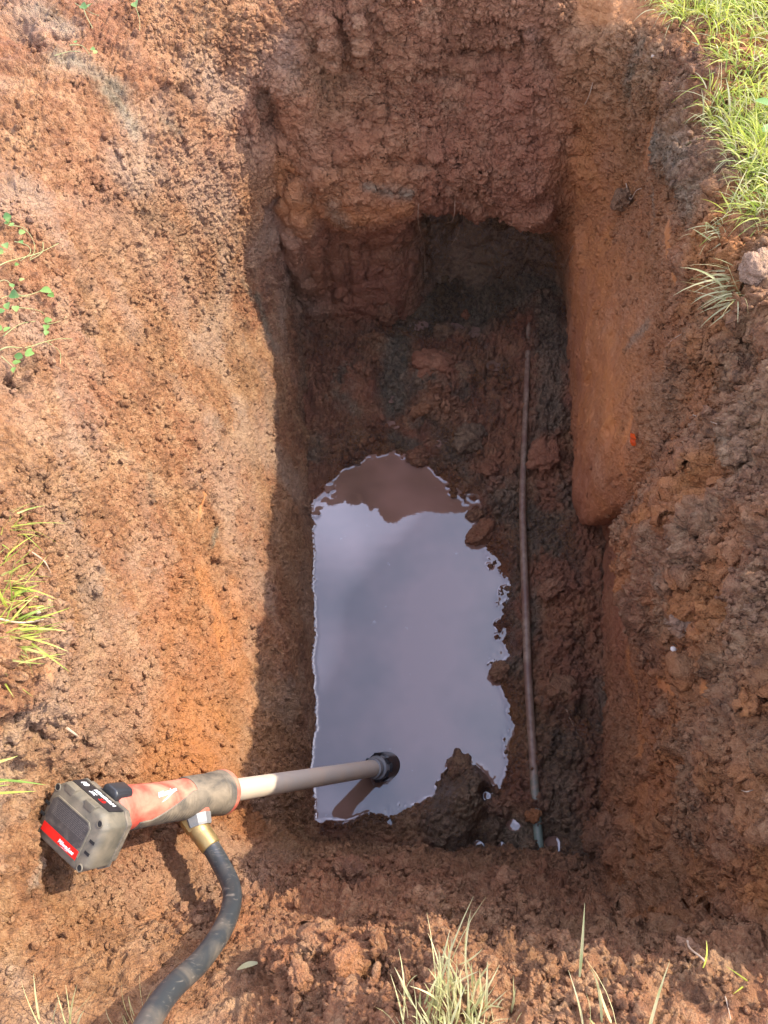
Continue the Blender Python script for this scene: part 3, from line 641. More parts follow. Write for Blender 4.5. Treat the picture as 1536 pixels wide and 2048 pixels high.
# ------------------------------------------------------------------ larger clods that could be lifted away
def clod(px, py, r, label, mk=(0, 0, .3), mk2=(0, .3, 0), sq=.6, seed=1, group=None, sink=.25, cat='clod', name='soil_clod'):
    p, n = hit(px, py)
    V, Fc = lump(r, seed, sq, 5, .6)
    me = fast_mesh(name, V, np.array(Fc)); k = len(V)
    set_attr(me, 'mask', np.tile(np.array(mk + (1,), float), (k, 1))); set_attr(me, 'mask2', np.tile(np.array(mk2 + (1,), float), (k, 1)))
    o = link(name, me, SOIL); nn_ = Vector(n).lerp(Vector((0, 0, 1)), .5).normalized()
    o.location = Vector(p) + nn_ * r * sq * sink
    o.rotation_euler = (nn_.to_track_quat('Z', 'Y') @ Matrix.Rotation(seed * 1.7, 3, 'Z').to_quaternion()).to_euler()
    return tag(o, label, cat, group)
for a in [
 (862,728,.052,'large flat reddish clod in the middle of the dark mud behind the puddle',(.05,0,.25),(.2,.9,0),.40,2),
 (776,628,.032,'brown rounded clod at the foot of the grooved lower back wall',(0,.1,.45),(0,.5,0),.7,3),
 (884,664,.026,'dark wet clod sitting in the glossy mud above the big reddish clod',(0,.5,.7),(0,0,0),.7,4),
 (925,742,.028,'dark clod touching the right side of the big reddish clod',(0,.3,.6),(0,.2,0),.7,5),
 (773,655,.016,'small pinkish clod just below the rounded clod by the back wall',(0,0,.3),(0,.6,0),.7,6),
 (930,630,.013,'small reddish lump on the dark slope under the earth overhang',(.1,0,.3),(0,.8,0),.7,7),
 (938,878,.040,'broad grey brown clod between the puddle and the metal pipe',(0,.6,.45),(0,0,0),.55,8),
 (845,820,.028,'orange brown clod at the lower edge of the mud heap',(.4,0,.3),(0,.3,0),.6,9),
 (838,915,.026,'round clod jutting into the far end of the puddle',(.1,.1,.5),(0,.4,0),.8,10),
 (975,940,.034,'reddish clod on the bank at the puddle\'s top right corner',(.05,0,.35),(0,.8,0),.6,11),
 (962,1070,.034,'clod with a rounded orange face on the right edge of the puddle',(.2,0,.45),(0,.5,0),.7,12),
 (955,1030,.024,'dark clod just above the orange faced clod at the puddle edge',(0,.2,.6),(0,.3,0),.7,13),
 (1003,1345,.026,'round brown clod half standing in the water beside the right bank',(.1,.1,.5),(0,.2,0),.85,14),
 (1090,915,.042,'tall lumpy reddish clod between the pipe and the smooth right wall',(0,0,.25),(0,.9,0),.6,15),
 (1118,1378,.036,'crumbly brown clod right of the pipe beside the lower puddle',(.1,.1,.4),(0,.3,0),.6,16),
 (1100,1180,.030,'brown clod right of the pipe where the wall steps back',(0,.1,.3),(0,.7,0),.5,17),
 (1068,1632,.016,'small orange clod resting against the green end of the pipe',(.7,0,.3),(0,0,0),.8,18),
 (920,1535,.030,'dark wet clod at the tip of the mud spit in the puddle',(0,.3,.65),(0,.1,0),.8,19),
 (1095,905,.018,'pink clod leaning on top of the tall reddish clod',(0,0,.2),(0,1,0),.7,20),
 (1212,1660,.030,'crumbly tan clod at the foot of the near right corner',(.3,0,.1),(0,.3,.2),.8,21),
 (1245,400,.024,'round brown clod lodged in a hollow high on the right wall',(.2,.3,.15),(0,0,0),.9,22),
 (1508,540,.026,'pale pinkish clod lying beside the dry grass tuft on the right rim',(0,0,.0),(0,.4,.6),.7,23),
 (1475,905,.022,'grey brown clod on the crumbly right bank below the rim',(0,.2,.2),(0,0,0),.7,24),
 (1362,1240,.018,'pale cream lump stuck in the right bank above the orange scrapes',(.1,0,.05),(0,.1,.5),.8,25),
 (658,96,.018,'sunlit brown clod hanging at the top left of the back wall',(.1,0,0),(0,.3,.1),.9,26),
 (722,48,.013,'small sunlit clod at the top of the back wall beside the larger one',(.1,0,0),(0,.3,.1),.9,27),
 (690,1930,.018,'orange brown clod on the near edge where sunlight ends',(.5,0,0),(0,0,.1),.7,28),
 (600,1955,.014,'lumpy sunlit clod left of the hollow in the near edge',(.3,0,0),(0,0,.1),.7,29),
 (1385,1912,.016,'sunlit crumbly clod on the near right edge above the dark hollow',(.1,0,0),(0,.2,.3),.7,30),
 (700,1750,.026,'shaded brown clod on the near slope below the pump head',(0,.1,.2),(0,.3,0),.6,31),
 (1010,1770,.024,'shaded clod on the near slope below the end of the pipe',(.1,.05,.2),(0,.3,0),.6,32)]:
    clod(a[0], a[1], a[2], a[3], a[4], a[5], a[6], a[7])
def simple_mat(name, col, rough=.6, metal=0.0, spec=.5):
    m, T, N, L, B = newmat(name); B.inputs['Base Color'].default_value = tuple(col) + (1,)
    B.inputs['Roughness'].default_value = rough; B.inputs['Metallic'].default_value = metal; B.inputs['Specular IOR Level'].default_value = spec
    return m
def pebble(px, py, r, label, mat, seed):
    p, n = hit(px, py); V, Fc = lump(r, seed, .7, 3, .25)
    o = link('pebble', fast_mesh('pebble', V, np.array(Fc)), mat); o.location = Vector(p) + Vector(n) * r * .4
    tag(o, label, 'pebble')
PEB = simple_mat('pale_stone', (.42, .31, .22), .8); WHT = simple_mat('white_stone', (.55, .48, .40), .7)
pebble(1348, 1298, .005, 'small white stone below the pale cream lump on the right bank', WHT, 41)
pebble(1484, 1468, .004, 'tiny white stone near the right edge of the shaded bank', WHT, 42)
pebble(76, 1222, .0035, 'tan pebble on sunlit soil beside the long grass stalk on the left', PEB, 43)
pebble(1308, 112, .004, 'tiny pale pebble high on the right wall beneath the turf', PEB, 44)

# ------------------------------------------------------------------ metal pipe along the right side of the floor
m, T, N, L, B = newmat('old_pipe')
co = N.new('ShaderNodeNewGeometry').outputs['Position']
a_n = noise(N, L, 9, 5, .6, co); b_n = noise(N, L, 60, 4, .6, co)
sx = N.new('ShaderNodeSeparateXYZ'); L.new(co, sx.inputs[0])
c = mixc(N, L, mapr(N, L, b_n, .4, .65), (.15, .090, .055), (.25, .175, .12))
c = mixc(N, L, mapr(N, L, a_n, .48, .62, 0, .8), c, (.13, .065, .045))
gm = mapr(N, L, math_(N, L, 'ADD', sx.outputs[1], mapr(N, L, b_n, .3, .7, -.06, .06)), .46, .30)
c = mixc(N, L, math_(N, L, 'MULTIPLY', gm, .8), c, (.13, .19, .15)); L.new(c, B.inputs['Base Color'])
B.inputs['Roughness'].default_value = .5; B.inputs['Metallic'].default_value = .0
PIPE = m
pp = []
for px, py, dz_ in [(1058,586,.0),(1056,700,.003),(1050,850,.003),(1045,980,.006),(1047,1100,.008),(1051,1200,.008),(1056,1350,.008),(1064,1480,.009),(1071,1600,.010),(1079,1700,.006)]:
    p, n = hit(px, py, 6); pp.append(p)
pp = np.array(pp); ypp = pp[:, 1]; zfit = np.polyfit(ypp, pp[:, 2], 1)
zz = np.polyval(zfit, ypp) + .004 + .004 * np.clip((ypp - 1.6) / .4, 0, 1); pp2 = []
for (px, py), z in zip([(1058,586),(1056,700),(1050,850),(1045,980),(1047,1100),(1051,1200),(1056,1350),(1064,1480),(1071,1600),(1079,1700)], zz):
    pp2.append(on_z(px, py, z))
mb = MB(); path = spline(pp2, 8); tube_path(mb, path, [.0088 + .0030 * min(1, k / 40) for k in range(len(path))], 20)
pipe = mb.build('water_pipe', PIPE); tag(pipe, 'long thin muddy metal pipe, green at its near end, lying along the pit floor', 'pipe')
# ------------------------------------------------------------------ stick pump
SC = Vector((-.313, .275, -.56)); HD = Vector((.0, .455, -1.195))
d = (HD - SC).normalized(); TL = (HD - SC).length
O = SC - d * .30
toc = (Vector(CAM) - O); toc = (toc - d * toc.dot(d)).normalized()
e1 = toc; e2 = d.cross(e1)
def pj(P): x, y, t = project(np.array(P)[None]); return Vector((x[0], y[0]))
best = None
for k in range(720):
    th = k * math.pi / 360; u = e1 * math.cos(th) + e2 * math.sin(th)
    q = (pj(O + u * .05) - pj(O - u * .05)).normalized(); sc_ = q.dot(Vector((95, 82)).normalized())
    if best is None or sc_ > best[0]: best = (sc_, u.copy())
u = best[1]; v = d.cross(u)
if (pj(O + v * .05) - pj(O)).dot(Vector((-62, 92))) < 0: v = -v
root = empty('stick_pump', O, 'battery powered stick pump in dusty red and black, its long tube dipping into the puddle', 'pump')
def dusty(name, col, dust=(.42, .30, .20), amt=(.42, .62), maxd=.85, rough=.55, scale=18, metal=0.0):
    m, T, N, L, B = newmat(name); co = N.new('ShaderNodeNewGeometry').outputs['Position']
    a = noise(N, L, scale, 6, .65, co, .6); b = noise(N, L, scale * 7, 4, .7, co)
    f = math_(N, L, 'MULTIPLY', mapr(N, L, a, amt[0], amt[1]), maxd)
    f = math_(N, L, 'MAXIMUM', f, mapr(N, L, b, .58, .72, 0, .7 * maxd))
    c = mixc(N, L, f, col, dust); L.new(c, B.inputs['Base Color'])
    L.new(mapr(N, L, f, 0, 1, rough, .9), B.inputs['Roughness']); B.inputs['Metallic'].default_value = metal
    bp = N.new('ShaderNodeBump'); bp.inputs['Strength'].default_value = .35; bp.inputs['Distance'].default_value = .001
    L.new(b, bp.inputs['Height']); L.new(bp.outputs[0], B.inputs['Normal'])
    return m
RED = dusty('dusty_red_plastic', (.48, .06, .04), (.50, .28, .18), (.36, .66), .78, .5)
BLK = dusty('dusty_black_rubber', (.045, .043, .038), (.30, .235, .16), (.34, .66), .75, .7)
BATT = dusty('dusty_battery_shell', (.06, .058, .046), (.24, .195, .13), (.34, .72), .8, .5)
TUBE = dusty('dusty_tube', (.50, .44, .36), (.60, .47, .34), (.35, .65), .85, .5, 12, .15)
GREY = dusty('grey_plastic', (.15, .155, .16), (.32, .27, .22), (.42, .7), .6, .4)
BRASS = dusty('worn_brass', (.42, .30, .12), (.34, .23, .12), (.45, .7), .7, .33, 24, .75)
DARK = simple_mat('black_recess', (.008, .008, .008), .8); WPR = simple_mat('white_print', (.8, .78, .76), .5)
REDL = simple_mat('red_label', (.62, .015, .012), .35); DLAB = dusty('dark_label', (.045, .043, .042), (.22, .18, .14), (.5, .75), .5, .4, 40)
MW = Matrix(((u.x, v.x, d.x), (u.y, v.y, d.y), (u.z, v.z, d.z))).to_4x4(); MW.translation = O
root.matrix_world = MW
# local frame: x along the battery, y across it (towards the bottom of the photo), z down the tube
PH0 = math.atan2(toc.dot(v), toc.dot(u))      # angle that faces the camera
def lathe(mb, prof, n=48, a0=None, a1=None, ripple=None):
    full = a0 is None
    if full: a0, a1 = 0, 2 * math.pi
    cnt = n if full else n + 1; V = []; Fc = []
    for i, (z, r) in enumerate(prof):
        for k in range(cnt):
            a = a0 + (a1 - a0) * k / n
            V.append((math.cos(a) * r, math.sin(a) * r, z))
    for i in range(len(prof) - 1):
        for k in range(n):
            Fc.append([i * cnt + k, i * cnt + (k + 1) % cnt, (i + 1) * cnt + (k + 1) % cnt, (i + 1) * cnt + k])
    mb.add(V, Fc)
def prism(mb, poly, z0, z1, M=None, inset=0.0):
    n = len(poly); cx = sum(p[0] for p in poly) / n; cy = sum(p[1] for p in poly) / n
    def sc(p, s_): return (cx + (p[0] - cx) * s_, cy + (p[1] - cy) * s_)
    if inset:
        lay = [(z0, 1 - inset), (z0 + (z1 - z0) * .18, 1), (z1, 1)]
    else: lay = [(z0, 1), (z1, 1)]
    V = []; Fc = []
    for z, s_ in lay: V += [sc(p, s_) + (z,) for p in poly]
    for i in range(len(lay) - 1):
        for k in range(n): Fc.append([i * n + k, i * n + (k + 1) % n, (i + 1) * n + (k + 1) % n, (i + 1) * n + k])
    Fc.append(list(range(n))[::-1]); Fc.append([(len(lay) - 1) * n + k for k in range(n)])
    mb.add(V, Fc, M)
def txt_mesh(s_, size, shear=.25, bold=.0):
    cu = bpy.data.curves.new('t', 'FONT'); cu.body = s_; cu.size = size; cu.shear = shear; cu.offset = bold if size > .011 else bold * .3
    cu.align_x = 'CENTER'; cu.align_y = 'CENTER'; cu.extrude = .0004
    o = bpy.data.objects.new('t', cu); COL.objects.link(o); bpy.context.view_layer.update()
    dg = bpy.context.evaluated_depsgraph_get(); me = bpy.data.meshes.new_from_object(o.evaluated_get(dg))
    V = [tuple(q.co) for q in me.vertices]; Fc = [list(p.vertices) for p in me.polygons]
    bpy.data.objects.remove(o); bpy.data.meshes.remove(me); bpy.data.curves.remove(cu)
    return V, Fc
# handle
body = MB(); prof = [(-.004,.0),(-.004,.033),(0,.036),(.02,.0365),(.06,.035),(.12,.0335),(.18,.0345),(.22,.0365),(.262,.0365),(.262,.0)]
lathe(body, prof); handle = body.build('handle', RED, root)
boot = MB(); lathe(boot, [(.185,.0358),(.19,.0375),(.23,.0385),(.262,.039),(.268,.0405),(.272,.0388),(.277,.0405),(.281,.039),(.286,.0415),(.293,.0418),(.293,.02)])
boot.build('front_boot', BLK, root)
ring = MB(); lathe(ring, [(.2935,.024),(.2935,.0415),(.297,.0425),(.303,.0422),(.306,.040),(.306,.0222)]); ring.build('end_ring', RED, root)
# the rubber grip wraps the underside, its upper edge runs slantwise, with finger ridges
dirv = 1 if math.sin(PH0 + .5) > math.sin(PH0 - .5) else -1      # turning this way goes towards the photo's bottom
g = MB(); V = []; Fc = []; nz_ = 90; na = 26
for i in range(nz_ + 1):
    z = .045 + (.19 - .045) * i / nz_
    edge = .75 - 1.15 * max(0, min(1, (z - .075) / .10)); end = 3.0
    for k in range(na + 1):
        a = PH0 + dirv * (edge + (end - edge) * k / na)
        rb = np.interp(z, [0, .06, .12, .18, .22], [.036, .035, .0335, .0345, .0365])
        rid = .0011 * (abs(math.sin((z - .1) * 420 + .9 * (a - PH0) * dirv)) - .3) if .095 < z < .182 and 1 < k < na - 6 else 0
        edge_r = -.004 if k in (0, na) or i in (0, nz_) else 0
        r = rb + .0018 + rid + edge_r; V.append((math.cos(a) * r, math.sin(a) * r, z))
for i in range(nz_):
    for k in range(na): q = i * (na + 1) + k; Fc.append([q, q + 1, q + na + 2, q + na + 1])
g.add(V, Fc); g.build('rubber_grip', BLK, root)
# script logo with a lightning bolt, wrapped on the handle
LV, LF = txt_mesh('Milwaukee', .0115, .3, .0004)
lg = MB(); A0 = PH0 - dirv * .42
def wrap(V, zc, extra=0.0):
    o_ = []
    for x, y, z in V:
        a = A0 - dirv * (y + .14 * x) / .0345; rr = np.interp(zc + x, [0, .06, .12, .18], [.036, .035, .0335, .0345]) + .0006 + z + extra
        o_.append((math.cos(a) * rr, math.sin(a) * rr, zc + x))
    return o_
lg.add(wrap(LV, .108), LF)
bolt = [(-.020,-.0125),(-.004,-.0075),(-.006,-.0105),(.020,-.0025),(.024,.0015),(.008,-.0062),(.010,-.0035)]
nb = len(bolt); lg.add(wrap([p + (0.0003,) for p in bolt], .108), [[0,1,2],[2,1,5],[1,6,5],[2,5,3],[3,5,4]])
lg.build('logo', WPR, handle, smooth=False)
# tube and inlet head
tb = MB(); lathe(tb, [(.30,.0218),(.30 + TL - .03,.0218)]); tb.build('tube', TUBE, root)
hz = .30 + TL
cl = MB(); lathe(cl, [(hz-.075,.0222),(hz-.073,.0262),(hz-.060,.027),(hz-.058,.0245),(hz-.052,.0245),(hz-.050,.031),(hz-.028,.033),(hz-.024,.030),(hz-.024,.015)], 32); cl.build('head_collar', GREY, root)
hd = MB()
for k in range(6):
    a = k * math.pi / 3
    M = Matrix.Rotation(a, 4, 'Z'); prism(hd, [(.028,-.009),(.0385,-.007),(.0385,.007),(.028,.009)], hz-.045, hz-.012, M)
lathe(hd, [(hz-.030,.015),(hz-.030,.034),(hz-.026,.0385),(hz+.010,.039),(hz+.045,.037),(hz+.05,.0)], 40); hd.build('inlet_head', simple_mat('black_plastic', (.018,.018,.02), .3), root)
# battery: local box with cut corners on the end of the handle
bx0, bx1, by0, by1 = -.064, .064, -.030, .066
def octa(x0, x1, y0, y1, c):
    return [(x0 + c, y0), (x1 - c, y0), (x1, y0 + c * .9), (x1, y1 - c * .9), (x1 - c, y1), (x0 + c, y1), (x0, y1 - c * .9), (x0, y0 + c * .9)]
bt = MB(); prism(bt, octa(bx0, bx1, by0, by1, .017), -.066, -.016, None, .085)
batt = bt.build('battery', BATT, root, True, .0035)
bd = MB(); prism(bd, octa(bx0 - .0015, bx1 + .0015, by0 - .0015, by1 + .0015, .017), -.0215, -.0175); bd.build('seam_band', BLK, batt, True, .001)
bs = MB(); prism(bs, octa(bx0 + .003, bx1 - .003, by0 + .003, by1 - .004, .016), -.0162, -.004); bs.build('battery_base', BLK, batt, True, .002)
zf = -.0664
rm = MB(); prism(rm, octa(bx0 + .012, bx1 - .024, by0 + .021, by1 - .014, .008), zf - .0012, zf + .002); rm.build('label_rim', BATT, batt, True, .0006)
lb = MB(); prism(lb, octa(bx0 + .014, bx1 - .026, by0 + .023, by1 - .031, .007), zf - .0017, zf - .0013); lb.build('rating_label', DLAB, batt, False)
rs = MB(); prism(rs, [(bx0+.016, by1-.0305), (bx1-.026, by1-.0305), (bx1-.026, by1-.0165), (bx0+.016, by1-.0165)], zf - .0018, zf - .0013); rstripe = rs.build('red_stripe', REDL, batt, False)
flip = 1
def flat_text(s_, size, cx, cy, z, ang=0.0, mirror=1):
    Vt, Ft = txt_mesh(s_, size, .25, .0003); ca, sa = math.cos(ang), math.sin(ang)
    return [(cx + (x * ca - y * sa), cy - mirror * (x * sa + y * ca), z - zz_) for x, y, zz_ in Vt], Ft
HAND = 1 if (u.cross(v)).dot(d) > 0 else -1
tx = MB(); Vt, Ft = flat_text('Milwaukee', .0085, .012, by1 - .0225, zf - .0019, 0, 1)
tx.add(Vt, Ft); bq = [(.000,.0100),(.010,.0078),(.009,.0093),(.024,.0062),(.014,.0088),(.015,.0074)]
tx.add([(.0 + p[0] - .000, by1 - .0225 + .5 * (p[1]) , zf - .0022) for p in bq], [[0,1,2],[2,5,4],[4,3,5]])
tx.build('logo', WPR, rstripe, False)
fine_ = MB()
for r_ in range(9):
    yy = by0 + .027 + r_ * .0026; x = bx0 + .022
    while x < bx1 - .034:
        w_ = random.uniform(.003, .009); fine_.add([(x, yy, zf - .0019), (x + w_, yy, zf - .0019), (x + w_, yy + .0007, zf - .0019), (x, yy + .0007, zf - .0019)], [[0, 1, 2, 3]]); x += w_ + .0013
fine_.build('fine_print', simple_mat('faded_print', (.16, .145, .13), .6), batt, False)
holes = [(bx0 + .011, by0 + .013), (bx1 - .013, by0 + .013), (bx0 + .009, by1 - .012), (bx1 - .013, by1 - .012)]
for hx, hy in holes:
    h_ = MB(); lathe(h_, [(0, .0), (0, .0042), (.0006, .0042), (.0007, .0)], 20)
    for i in range(len(h_.v)): h_.v[i] = Vector((h_.v[i].x + hx, h_.v[i].y + hy, zf + .0002 - h_.v[i].z))
    h_.build('screw_hole', DARK, batt, False)
    h2_ = MB(); lathe(h2_, [(0, .0042), (-.0012, .0046), (-.0012, .0056), (0, .0064)], 20)
    for i in range(len(h2_.v)): h2_.v[i] = Vector((h2_.v[i].x + hx, h2_.v[i].y + hy, zf + h2_.v[i].z + .0004))
    h2_.build('screw_rim', BATT, batt)
for xx in (bx1 - .011, bx0 + .006):
    for yy in (.012, .030):
        s1 = MB(); prism(s1, [(xx - .006, yy - .0022), (xx + .004, yy - .0022), (xx + .004, yy + .0022), (xx - .006, yy + .0022)], zf - .0004, zf + .0008)
        s1.build('vent_slot', DARK, batt, False)
for xx in (-.030, .018):
    c1_ = MB(); prism(c1_, [(xx - .012, by0 - .0016), (xx + .012, by0 - .0016), (xx + .009, by0 + .010), (xx - .009, by0 + .010)], zf - .0003, -.054); c1_.build('latch_tab', BATT, batt, True, .001)
# side label with its writing, on the face towards the handle's switch
sd_ = MB(); ys = by0 - .0012
sd_.add([(bx0 + .018, ys, -.050), (bx1 - .020, ys, -.050), (bx1 - .016, ys, -.024), (bx0 + .018, ys, -.024), (bx0 + .018, ys + .002, -.050), (bx1 - .020, ys + .002, -.050), (bx1 - .016, ys + .002, -.024), (bx0 + .018, ys + .002, -.024)],
        [[0,1,2,3],[4,5,6,7],[0,1,5,4],[1,2,6,5],[2,3,7,6],[3,0,4,7]]); sid = sd_.build('side_label', simple_mat('label_black', (.02,.02,.022), .4), batt, False)
def side_text(s_, size, cx, cz, mat, nm):
    Vt, Ft = txt_mesh(s_, size, .2, .0003); m_ = MB(); m_.add([(cx + x, ys - .0004 - z, cz + y) for x, y, z in Vt], Ft); m_.build(nm, mat, sid, False)
side_text('18', .013, -.034, -.036, WPR, 'voltage_text'); side_text('REDLITHIUM', .0085, .010, -.031, WPR, 'lettering'); side_text('XC', .009, -.006, -.0415, WPR, 'lettering'); side_text('5.0', .010, .016, -.0415, REDL, 'lettering')
sw = MB(); prism(sw, octa(-.017, .017, -.043, -.020, .006), -.014, .024); sw.build('switch', simple_mat('switch_black', (.03, .032, .036), .35), root, True, .006)
# outlet port, brass coupling
hose_px = [(400,1662,1.385),(418,1688,1.375),(440,1725,1.35),(462,1772,1.30),(462,1815,1.235),(440,1868,1.16),(398,1925,1.085),(345,1975,1.01),(305,2030,.945),(272,2100,.88),(235,2230,.80)]
HP = [at_t(*q) for q in hose_px]
Pp = O + d * .212; Hs = Vector(HP[0]); pd_ = (Vector(HP[1]) - Pp); 
pd_ = (Hs - Pp); plen = pd_.length; pd_.normalize()
qz = pd_.to_track_quat('Z', 'Y').to_matrix().to_4x4(); qz.translation = Pp
inv = MW.inverted()
def port(name, prof, mat, n=32, parent=root, hexn=None):
    mb_ = MB(); lathe(mb_, prof, hexn or n); mb_.v = [inv @ (qz @ p) for p in mb_.v]; return mb_.build(name, mat, parent, hexn is None)
port('outlet_port', [(0, .026), (.028, .026), (.036, .022), (.036, 0)], RED)
port('port_collar', [(.034, .0255), (.036, .0255), (.050, .0235), (.054, .0225), (.054, 0)], GREY, hexn=9)
hose_root_m, T, N, L, B = newmat('black_hose')
co = N.new('ShaderNodeNewGeometry').outputs['Position']
w1 = noise(N, L, 12, 5, .6, co, 1.5); w2 = N.new('ShaderNodeTexNoise'); w2.inputs['Scale'].default_value = 60; w2.inputs['Detail'].default_value = 6; w2.inputs['Distortion'].default_value = 2.5
mp = N.new('ShaderNodeMapping'); mp.inputs['Scale'].default_value = (.35, 1.5, .6); mp.inputs['Rotation'].default_value = (0, 0, .9); L.new(co, mp.inputs[0]); L.new(mp.outputs[0], w2.inputs['Vector'])
c = mixc(N, L, mapr(N, L, w1, .45, .72, 0, .55), (.034, .038, .040), (.20, .16, .115))
c = mixc(N, L, mapr(N, L, w2.outputs['Fac'], .60, .72, 0, .4), c, (.34, .29, .23)); L.new(c, B.inputs['Base Color'])
B.inputs['Roughness'].default_value = .42
path = spline(HP, 8); mb = MB(); tube_path(mb, path, .0158, 24)
hose = mb.build('garden_hose', hose_root_m); tag(hose, 'thick black hose with dusty scuffs curving from the pump to the bottom edge', 'hose')
def hport(name, prof, n=32, flat=False):
    mb_ = MB(); lathe(mb_, prof, n); q2 = (Vector(HP[1]) - Vector(HP[0])).normalized().to_track_quat('Z', 'Y').to_matrix().to_4x4(); q2.translation = Hs
    mb_.v = [q2 @ p for p in mb_.v]; return mb_.build(name, BRASS, hose, not flat)
L0 = -.035
hport('coupling_nut', [(L0, 0), (L0, .0205), (L0 + .002, .0215), (L0 + .026, .0215), (L0 + .028, .020), (L0 + .028, 0)], 8, True)
hport('coupling_ferrule', [(-.010, .012), (-.010, .0185), (.002, .0195), (.004, .0188), (.008, .0188), (.010, .0188), (.034, .0182), (.036, .0165)], 32)

# ------------------------------------------------------------------ plants
def leafmat(name, cols, trans=.35, scale=30):
    m, T, N, L, B = newmat(name)
    at = N.new('ShaderNodeAttribute'); at.attribute_name = 'tone'; co = N.new('ShaderNodeNewGeometry').outputs['Position']
    c = mixc(N, L, at.outputs['Fac'], cols[0], cols[1]); c = mixc(N, L, mapr(N, L, noise(N, L, scale, 3, .5, co), .5, .7, 0, .6), c, cols[2])
    L.new(c, B.inputs['Base Color']); B.inputs['Roughness'].default_value = .5
    tr = N.new('ShaderNodeBsdfTranslucent'); L.new(c, tr.inputs[0]); ms = N.new('ShaderNodeMixShader'); ms.inputs[0].default_value = trans
    L.new(B.outputs[0], ms.inputs[1]); L.new(tr.outputs[0], ms.inputs[2]); L.new(ms.outputs[0], N['Material Output'].inputs[0])
    return m
GRASS = leafmat('grass_green', ((.18, .28, .04), (.60, .62, .09), (.78, .68, .28)))
STRAW = leafmat('grass_dry', ((.46, .42, .19), (.62, .56, .30), (.24, .32, .09)))
LEAF = leafmat('weed_leaf', ((.09, .20, .05), (.22, .36, .08), (.40, .42, .16)))
def blades(name, base, dirs, lens, wids, mat, droop=.5, segs=6, parent=None):
    """narrow leaf blades folded along the midrib; one mesh"""
    n = len(base); base = np.asarray(base, float); D = np.asarray(dirs, float); D /= np.linalg.norm(D, axis=1, keepdims=True)
    side = np.cross(D, RNG.normal(size=(n, 3))); side /= np.linalg.norm(side, axis=1, keepdims=True)
    dr = np.asarray(droop) * RNG.uniform(.3, 1.4, n); g_ = np.array([0, 0, -1.0]); curl = np.cross(side, D) * RNG.uniform(-.5, .5, (n, 1))
    V = np.zeros((n, segs + 1, 3, 3)); p = base.copy(); dcur = D.copy(); st = np.asarray(lens)[:, None] / segs
    for k in range(segs + 1):
        f = k / segs; w = np.asarray(wids) * (1 - f ** 2.2) * (.55 + .45 * min(1, f * 4)) + .0001
        fold = np.cross(side, dcur) * (w * .35)[:, None]
        V[:, k, 0] = p - side * w[:, None] + fold; V[:, k, 1] = p; V[:, k, 2] = p + side * w[:, None] + fold
        dcur = dcur + (g_ * dr[:, None] + curl) * (1.0 / segs) * (1 + f); dcur /= np.linalg.norm(dcur, axis=1, keepdims=True); p = p + dcur * st
    V = V.reshape(-1, 3); q = []
    k = np.arange(segs); b0 = (np.arange(n)[:, None] * (segs + 1) + k[None]).ravel() * 3
    for j in (0, 1): q.append(np.stack([b0 + j, b0 + j + 1, b0 + j + 4, b0 + j + 3], 1))
    me = fast_mesh(name, V, np.concatenate(q)); tone = np.repeat(RNG.random(n), (segs + 1) * 3)
    set_attr(me, 'tone', np.stack([tone] * 3 + [np.ones_like(tone)], 1))
    return link(name, me, mat, parent)
def tuft(px, py, n, L_, lean, spread, label, mat=GRASS, wid=.0016, droop=.4, group=None, r=.02, z=None, up=.8, off=(0, 0, 0)):
    p, nrm = hit(px, py) if z is None else (on_z(px, py, z), np.array([0, 0, 1.]))
    base = RNG.normal(size=(n, 3)) * np.array([r, r, r * .2]) + np.array(off)
    D = np.array(lean, float)[None] * 1.0 + np.array([0, 0, up]) + RNG.normal(size=(n, 3)) * spread
    ln = L_ * RNG.uniform(.35, 1.1, n)
    o = blades('grass_tuft', base, D, ln, np.full(n, wid) * RNG.uniform(.6, 1.2, n), mat, droop)
    o.location = Vector(p); return tag(o, label, 'grass tuft', group)
G_ = 'tufts of grass round the pit'
tuft(905, 2068, 170, .085, (0, .35, 0), .17, 'pale tuft of upright grass blades at the bottom edge of the photo\'s middle', STRAW, .0016, .15, G_, .026, None)
tuft(900, 2045, 11, .14, (-.02, .6, 0), .20, 'few long thin stalks rising out of the pale bottom tuft', STRAW, .0012, .08, G_, .02, None)
tuft(1195, 2066, 13, .12, (0, .6, 0), .16, 'sparse tuft of tall stalks at the bottom edge, right of the pale tuft', STRAW, .0019, .06, G_, .024, None)
tuft(285, 2066, 12, .10, (0, .5, 0), .22, 'short pale blades beside the hose at the bottom edge', STRAW, .0014, .3, G_, .012, None, 1.2, off=(0, 0, .02))
tuft(125, 2068, 14, .09, (.05, .5, 0), .25, 'thin pale grass sprigs in the bottom left corner', STRAW, .0012, .3, G_, .012, None)
tuft(1545, 1990, 9, .06, (-.35, .3, 0), .3, 'green grass sprig at the bottom right corner', GRASS, .0013, .3, G_, .015, -.01)
tuft(1415, 1960, 1, .04, (-.2, .3, 0), .2, 'single green blade leaning on the dark hollow near the bottom right', GRASS, .0013, .5, G_, .006)
tuft(-12, 1062, 45, .075, (.8, .05, 0), .28, 'flat pale green tuft at the left edge, topmost of the grassy ones', GRASS, .0015, .6, G_, .012, .0, .4)
tuft(-18, 1175, 50, .08, (.75, .25, 0), .32, 'bright green tuft at the left edge below the flat pale one', GRASS, .0020, .5, G_, .016, .0, .5)
tuft(-18, 1270, 120, .088, (.75, -.1, 0), .30, 'dense green tuft with one long pale stalk at the left edge', GRASS, .0020, .6, G_, .018, .0, .4)
tuft(-30, 1562, 7, .07, (.8, 0, 0), .16, 'a few flat blades pointing at the pump battery from the left edge', GRASS, .0018, .5, G_, .012, -.02, .25)
